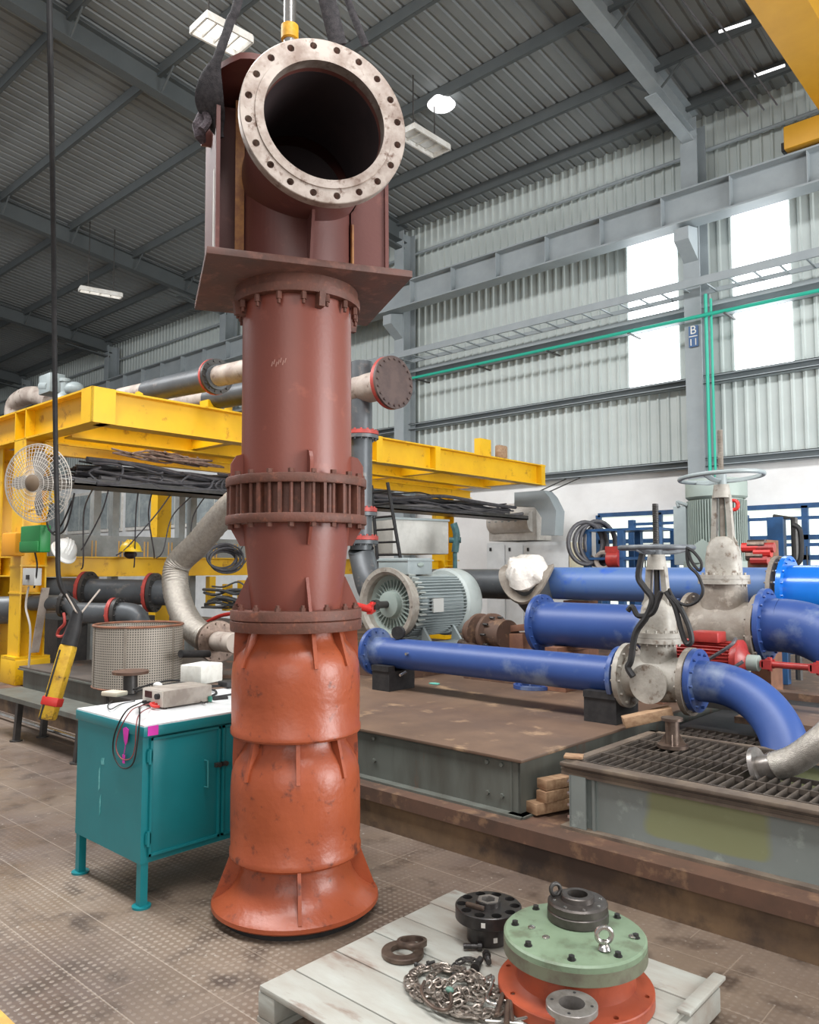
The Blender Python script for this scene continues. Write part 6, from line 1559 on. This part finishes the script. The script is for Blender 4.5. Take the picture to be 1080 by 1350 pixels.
MB().lathe([(.036, 0), (.102, 0), (.108, .006), (.108, .034), (.104, .038), (.106, .040), (.106, .062), (.100, .068), (.060, .070), (.058, .086), (.054, .089), (.036, .089)], h0, Z_, 72, closed=True).build('hub_body', M['hubgrey'], hb)
MB().lathe([(0, .002), (.0365, .002), (.0365, .02), (0, .02)], h0, Z_, 32).build('bore_floor', M['black'], hb)
mb = MB(); mb.bolts(h0+Z_*.068, Z_, .084, 8, .006, .002, seg=12); mb.build('screw', M['shiny'], hb)
mb = MB(); p = W(735, 1188, Z=h0.z+.05); d = _R; up = (Z_-_R*.15).normalized(); mb.cyl(p-Z_*.01, p+up*.022, .008, seg=12); c = p+up*.042; mb.tube([c+(d*.9+_F*.4)*(.02*math.cos(2*PI*k/24))+up*(.02*math.sin(2*PI*k/24)) for k in range(24)], .0075, seg=10, closed=True); mb.build('eye_bolt', M['darksteel'], hb)
# bright flanged sleeve, front
fs = thing('flanged_sleeve', W(752, 1345, Z=PT), 'bright machined flanged sleeve in front of the orange housing', 'sleeve')
f0 = W(754, 1322, Z=PT+.134); f0.z = PT; fs.location = f0
MB().lathe([(.040, 0), (.052, 0), (.052, .110), (.077, .113), (.079, .115), (.079, .132), (.077, .134), (.040, .134)], f0, Z_, 64, closed=True).build('sleeve_body', M['sleeve'], fs)
MB().lathe([(0, .0), (.040, .0), (.040, .004), (0, .004)], f0, Z_, 32).build('bore_floor', M['hubblack'], fs)
for k in range(4):
    a = k*PI/2+.4; p = f0+Vector((.061*math.cos(a), .061*math.sin(a), .1335)); MB().cyl(p, p+Z_*.0015, .005, seg=12).build('screw_hole', M['black'], fs)
# black coupling hub with holes
k0 = Vector((-1.935, 2.60, PT))
kb = thing('coupling_hub', k0, 'blackened steel coupling hub with a ring of holes, at the back of the pallet', 'coupling')
prof = [(.030, 0), (.082, 0), (.085, .003), (.085, .078), (.128, .082), (.131, .085), (.131, .128), (.128, .131), (.05, .131), (.048, .150), (.030, .150)]
hubo = MB().lathe(prof, k0, Z_, 72, closed=True).build('hub_body', M['hubblack'], kb)
c_ = MB()
for k in range(10):
    a = 2*PI*k/10; p = k0+Vector((.105*math.cos(a), .105*math.sin(a), .07)); c_.cyl(p+Z_*.02, p+Z_*.09, .0205, seg=20)
cut(hubo, c_)
MB().lathe([(.030, .128), (.046, .128), (.046, .1525), (.030, .1525)], k0, Z_, 6, closed=True).build('hub_nut', M['sleeve'], kb)
mb = MB(); T = Matrix.Translation(k0+Vector((-.015, -.066, .140))) @ Matrix.Rotation(math.radians(8), 4, 'Z'); MB(T).box((0, 0, 0), (.080, .016, .016), bev=.003).build('key', M['rustring'], kb)
for a, z in ((-62, .105), (-35, .03)):
    r_ = .1315 if z > .08 else .0855; a = math.radians(a); p = k0+Vector((r_*math.cos(a), r_*math.sin(a), z)); n = Vector((math.cos(a), math.sin(a), 0))
    MB().bar(p-Z_*.009, p+Z_*.009, .016, .001, up=n).build('label', M['white'], kb)
# rings
r0 = W(531, 1259, Z=PT)
o = MB().lathe([(.045, 0), (.078, 0), (.081, .004), (.081, .016), (.078, .020), (.045, .020)], r0, Z_, 56, closed=True).build('steel_ring', M['rustring']); tag(o, 'thick tarnished steel ring lying flat on the pallet', 'ring')
r1 = W(541, 1249, Z=PT+.022); dn = Vector((-.12, .12, 1)).normalized()
o = MB().lathe([(.045, 0), (.057, 0), (.058, .002), (.058, .018), (.057, .020), (.045, .020)], r1+Vector((0, .01, .005)), dn, 48, closed=True).build('steel_ring', M['rustring']); tag(o, 'smaller steel ring tilted on top of the thick ring', 'ring')
# bolts scattered
def bolt(p, yaw, L, r, m, lab, headr=1.6, pitch=0.0, grp=None):
    p = Vector(p); d = Vector((math.cos(yaw)*math.cos(pitch), math.sin(yaw)*math.cos(pitch), math.sin(pitch))); o_ = p+Z_*r*headr
    mb = MB(); mb.cyl(o_, o_+d*L, r, seg=14); mb.cyl(o_-d*(r*1.5), o_, r*headr, seg=18 if headr < 1.7 else 6)
    x = L*.45
    while x < L-.002: mb.lathe([(r*.95, 0), (r*1.08, .0012), (r*.95, .0024)], o_+d*x, d, 12); x += .0028
    b_ = mb.build('bolt', M[m]); tag(b_, lab, 'bolt', grp); return b_
bolt(W(630, 1253, Z=PT), PI+.75, .055, .010, 'hubblack', 'black socket head bolt lying below the black coupling hub')
bolt(W(642, 1266, Z=PT), PI*1.72+.1, .05, .010, 'hubblack', 'black bolt pointing at the orange housing, upper one of the pair by the chain')
bolt(W(628, 1281, Z=PT), PI*.62, .06, .011, 'hubblack', 'black bolt lying among the chain end, lower of the pair')
bolt(W(668, 1290, Z=PT), 1.2, .04, .010, 'hubblack', 'black bolt leaning against the orange housing flange')
for k, (x, y, a) in enumerate(((550, 1275, .3), (560, 1280, 2.0), (566, 1273, 1.2), (574, 1277, .5), (583, 1278, .6), (554, 1283, 3.4))):
    bolt(W(x, y, Z=PT), a, .022, .0055, 'hubblack' if k % 2 else 'darksteel', 'small dark screw near the steel rings, beside the chain pile', grp='small dark screws between the rings and the chain')
for k, (x, y, a) in enumerate(((690, 1330, .3), (705, 1316, 2.3), (712, 1322, 1.7), (700, 1332, .9), (694, 1318, 2.7), (716, 1330, 3.6))):
    bolt(W(x, y, Z=PT), a, .045, .0085, 'rustring', 'brownish bolt in the heap between the chain and the machined sleeve', 1.8, grp='brownish bolts beside the chain pile')
# chain pile: one chain, links modelled one by one
rr = random.Random(21)
ch = thing('steel_chain', W(605, 1310, Z=PT), 'heap of galvanised steel chain in the foreground of the pallet', 'chain')
def link(mb, c, d, n, L=.034, w=.0215, r=.0043):
    c = Vector(c); d = Vector(d).normalized(); n = Vector(n); n = (n-d*n.dot(d)).normalized(); s = d.cross(n); pts = []
    for k in range(16):
        a = 2*PI*k/16; cx = math.cos(a); sx = math.sin(a)
        pts.append(c+d*((L/2-w/2)*(1 if cx > 0 else -1)*(1 if abs(cx) > .1 else 0)+w/2*cx)+s*(w/2*sx))
    mb.tube(pts, r, seg=6, closed=True)
pos = W(560, 1300, Z=PT); hd = 0.0
center = W(600, 1312, Z=PT)
pts = []
ax1 = (W(675, 1325, Z=PT)-W(540, 1300, Z=PT))*.5; ax2 = (W(610, 1345, Z=PT)-W(605, 1280, Z=PT))*.5
t_ = 0.0; prev = None
NL = 200
for i in range(NL):
    f = i/NL; a = i*.37+1.2*math.sin(i*.05); rad_ = .05+.92*abs(math.sin(i*.173+.4))
    q = center+ax1*(rad_*math.cos(a))+ax2*(rad_*math.sin(a)); q.z = PT+.008+rr.uniform(0, .026)*(1.25-rad_)
    pts.append(q)
sm_ = smooth_path(pts, 3)
path = [sm_[0]]
for q in sm_:
    if (q-path[-1]).length >= .026: path.append(q)
path = path[:600]
mb = MB(); cnt = 0
links = []
for i in range(len(path)-1):
    if rr.random() < .30: continue
    d = path[i+1]-path[i]; n = Z_ if i % 2 else Vector((rr.uniform(-.4, .4), rr.uniform(-.4, .4), .25)).normalized()
    if i % 2 == 0: n = d.cross(Z_)*1.0+Z_*rr.uniform(-.5, .8)
    links.append(((path[i]+path[i+1])/2+Z_*rr.uniform(0, .008), d+Vector((0, 0, rr.uniform(-.008, .008))), n))
for l in links[:200]: link(mb, *l)
mb.build('chain_links', M['chain'], ch)
mb = MB(); pe = [W(x, y, Z=PT+.01) for x, y in ((602, 1288), (598, 1280), (603, 1272), (612, 1267), (622, 1267), (630, 1272))]
for i in range(len(pe)-1): link(mb, (pe[i]+pe[i+1])/2+Z_*.006, pe[i+1]-pe[i], Z_ if i % 2 else (pe[i+1]-pe[i]).cross(Z_)+Z_*.4, L=.040, w=.022, r=.005)
mb.build('large_link', M['darksteel'], ch)
def shackle(pts, r, lab, m='rustring', name='hook'):
    mb = MB(); mb.tube([W(x, y, Z=PT+.035) for x, y in pts], r, seg=10, sm=6); o = mb.build(name, M[m]); tag(o, lab, 'hook')
shackle([(560, 1294), (556, 1305), (561, 1318), (574, 1329), (588, 1331), (595, 1322), (594, 1308)], .006, 'rusty curved steel hook lying on top of the chain heap')
shackle([(648, 1286), (641, 1290), (643, 1295), (650, 1293), (650, 1288), (648, 1300), (642, 1315), (646, 1322), (655, 1324)], .006, 'bright steel hook with an eye at the right of the chain heap', 'shiny')
for pts_, lab in ((((655, 1338), (660, 1320), (664, 1308)), 'upright grey steel clamp bar right of the chain heap'), (((668, 1350), (669, 1325), (672, 1315)), 'second steel clamp bar beside the chain heap, further right')):
    mb = MB(); P = [W(x, y, Z=PT+.03) for x, y in pts_]; mb.tube(P, (.012, .006), seg=10, sm=4); o = mb.build('clamp_bar', M['rustring']); tag(o, lab, 'clamp')
shackle([(676, 1345), (674, 1320), (678, 1311), (686, 1313), (688, 1322)], .006, 'brown steel hook just left of the bolt heap', 'rustring')
for (x0, y0, x1, y1, k) in ((640, 1345, 690, 1349, 0), (655, 1350, 700, 1340, 1)):
    mb = MB(); mb.tube([W(x0, y0, Z=PT+.02), W(x1, y1, Z=PT+.02)], .005, seg=8); o = mb.build('steel_pin', M['shiny']); tag(o, ['bright steel pin at the bottom edge, left one', 'bright steel pin at the bottom edge, right one'][k], 'pin')
mb = MB(); rr = random.Random(2)
for k in range(7):
    c = W(716, 1340, Z=PT+.012); mb.tube([c+Vector((rr.uniform(-.045, .045), rr.uniform(-.03, .03), rr.uniform(0, .025))) for _ in range(5)], .004, seg=6, sm=5)
o = mb.build('green_twine', mat('green_twine_m', '#178a52', rough=.6)); tag(o, 'green twine bundle beside the machined sleeve at the bottom edge', 'twine')
mb = MB(); c = W(721, 1347, Z=PT+.02); mb.tube([c+Vector((-.01, -.012, .01)), c+Vector((.006, .01, .02))], .007, seg=8); o = mb.build('red_tip', M['red']); tag(o, 'small red plastic tip on the green twine', 'tip')
mb = MB(); p = W(593, 1305, Z=PT+.04); mb.ball(p, .012, (1.4, 1, .8)); o = mb.build('green_clip', mat('sage', '#5f8274', rough=.4)); tag(o, 'small sage green clip on the chain heap', 'clip')
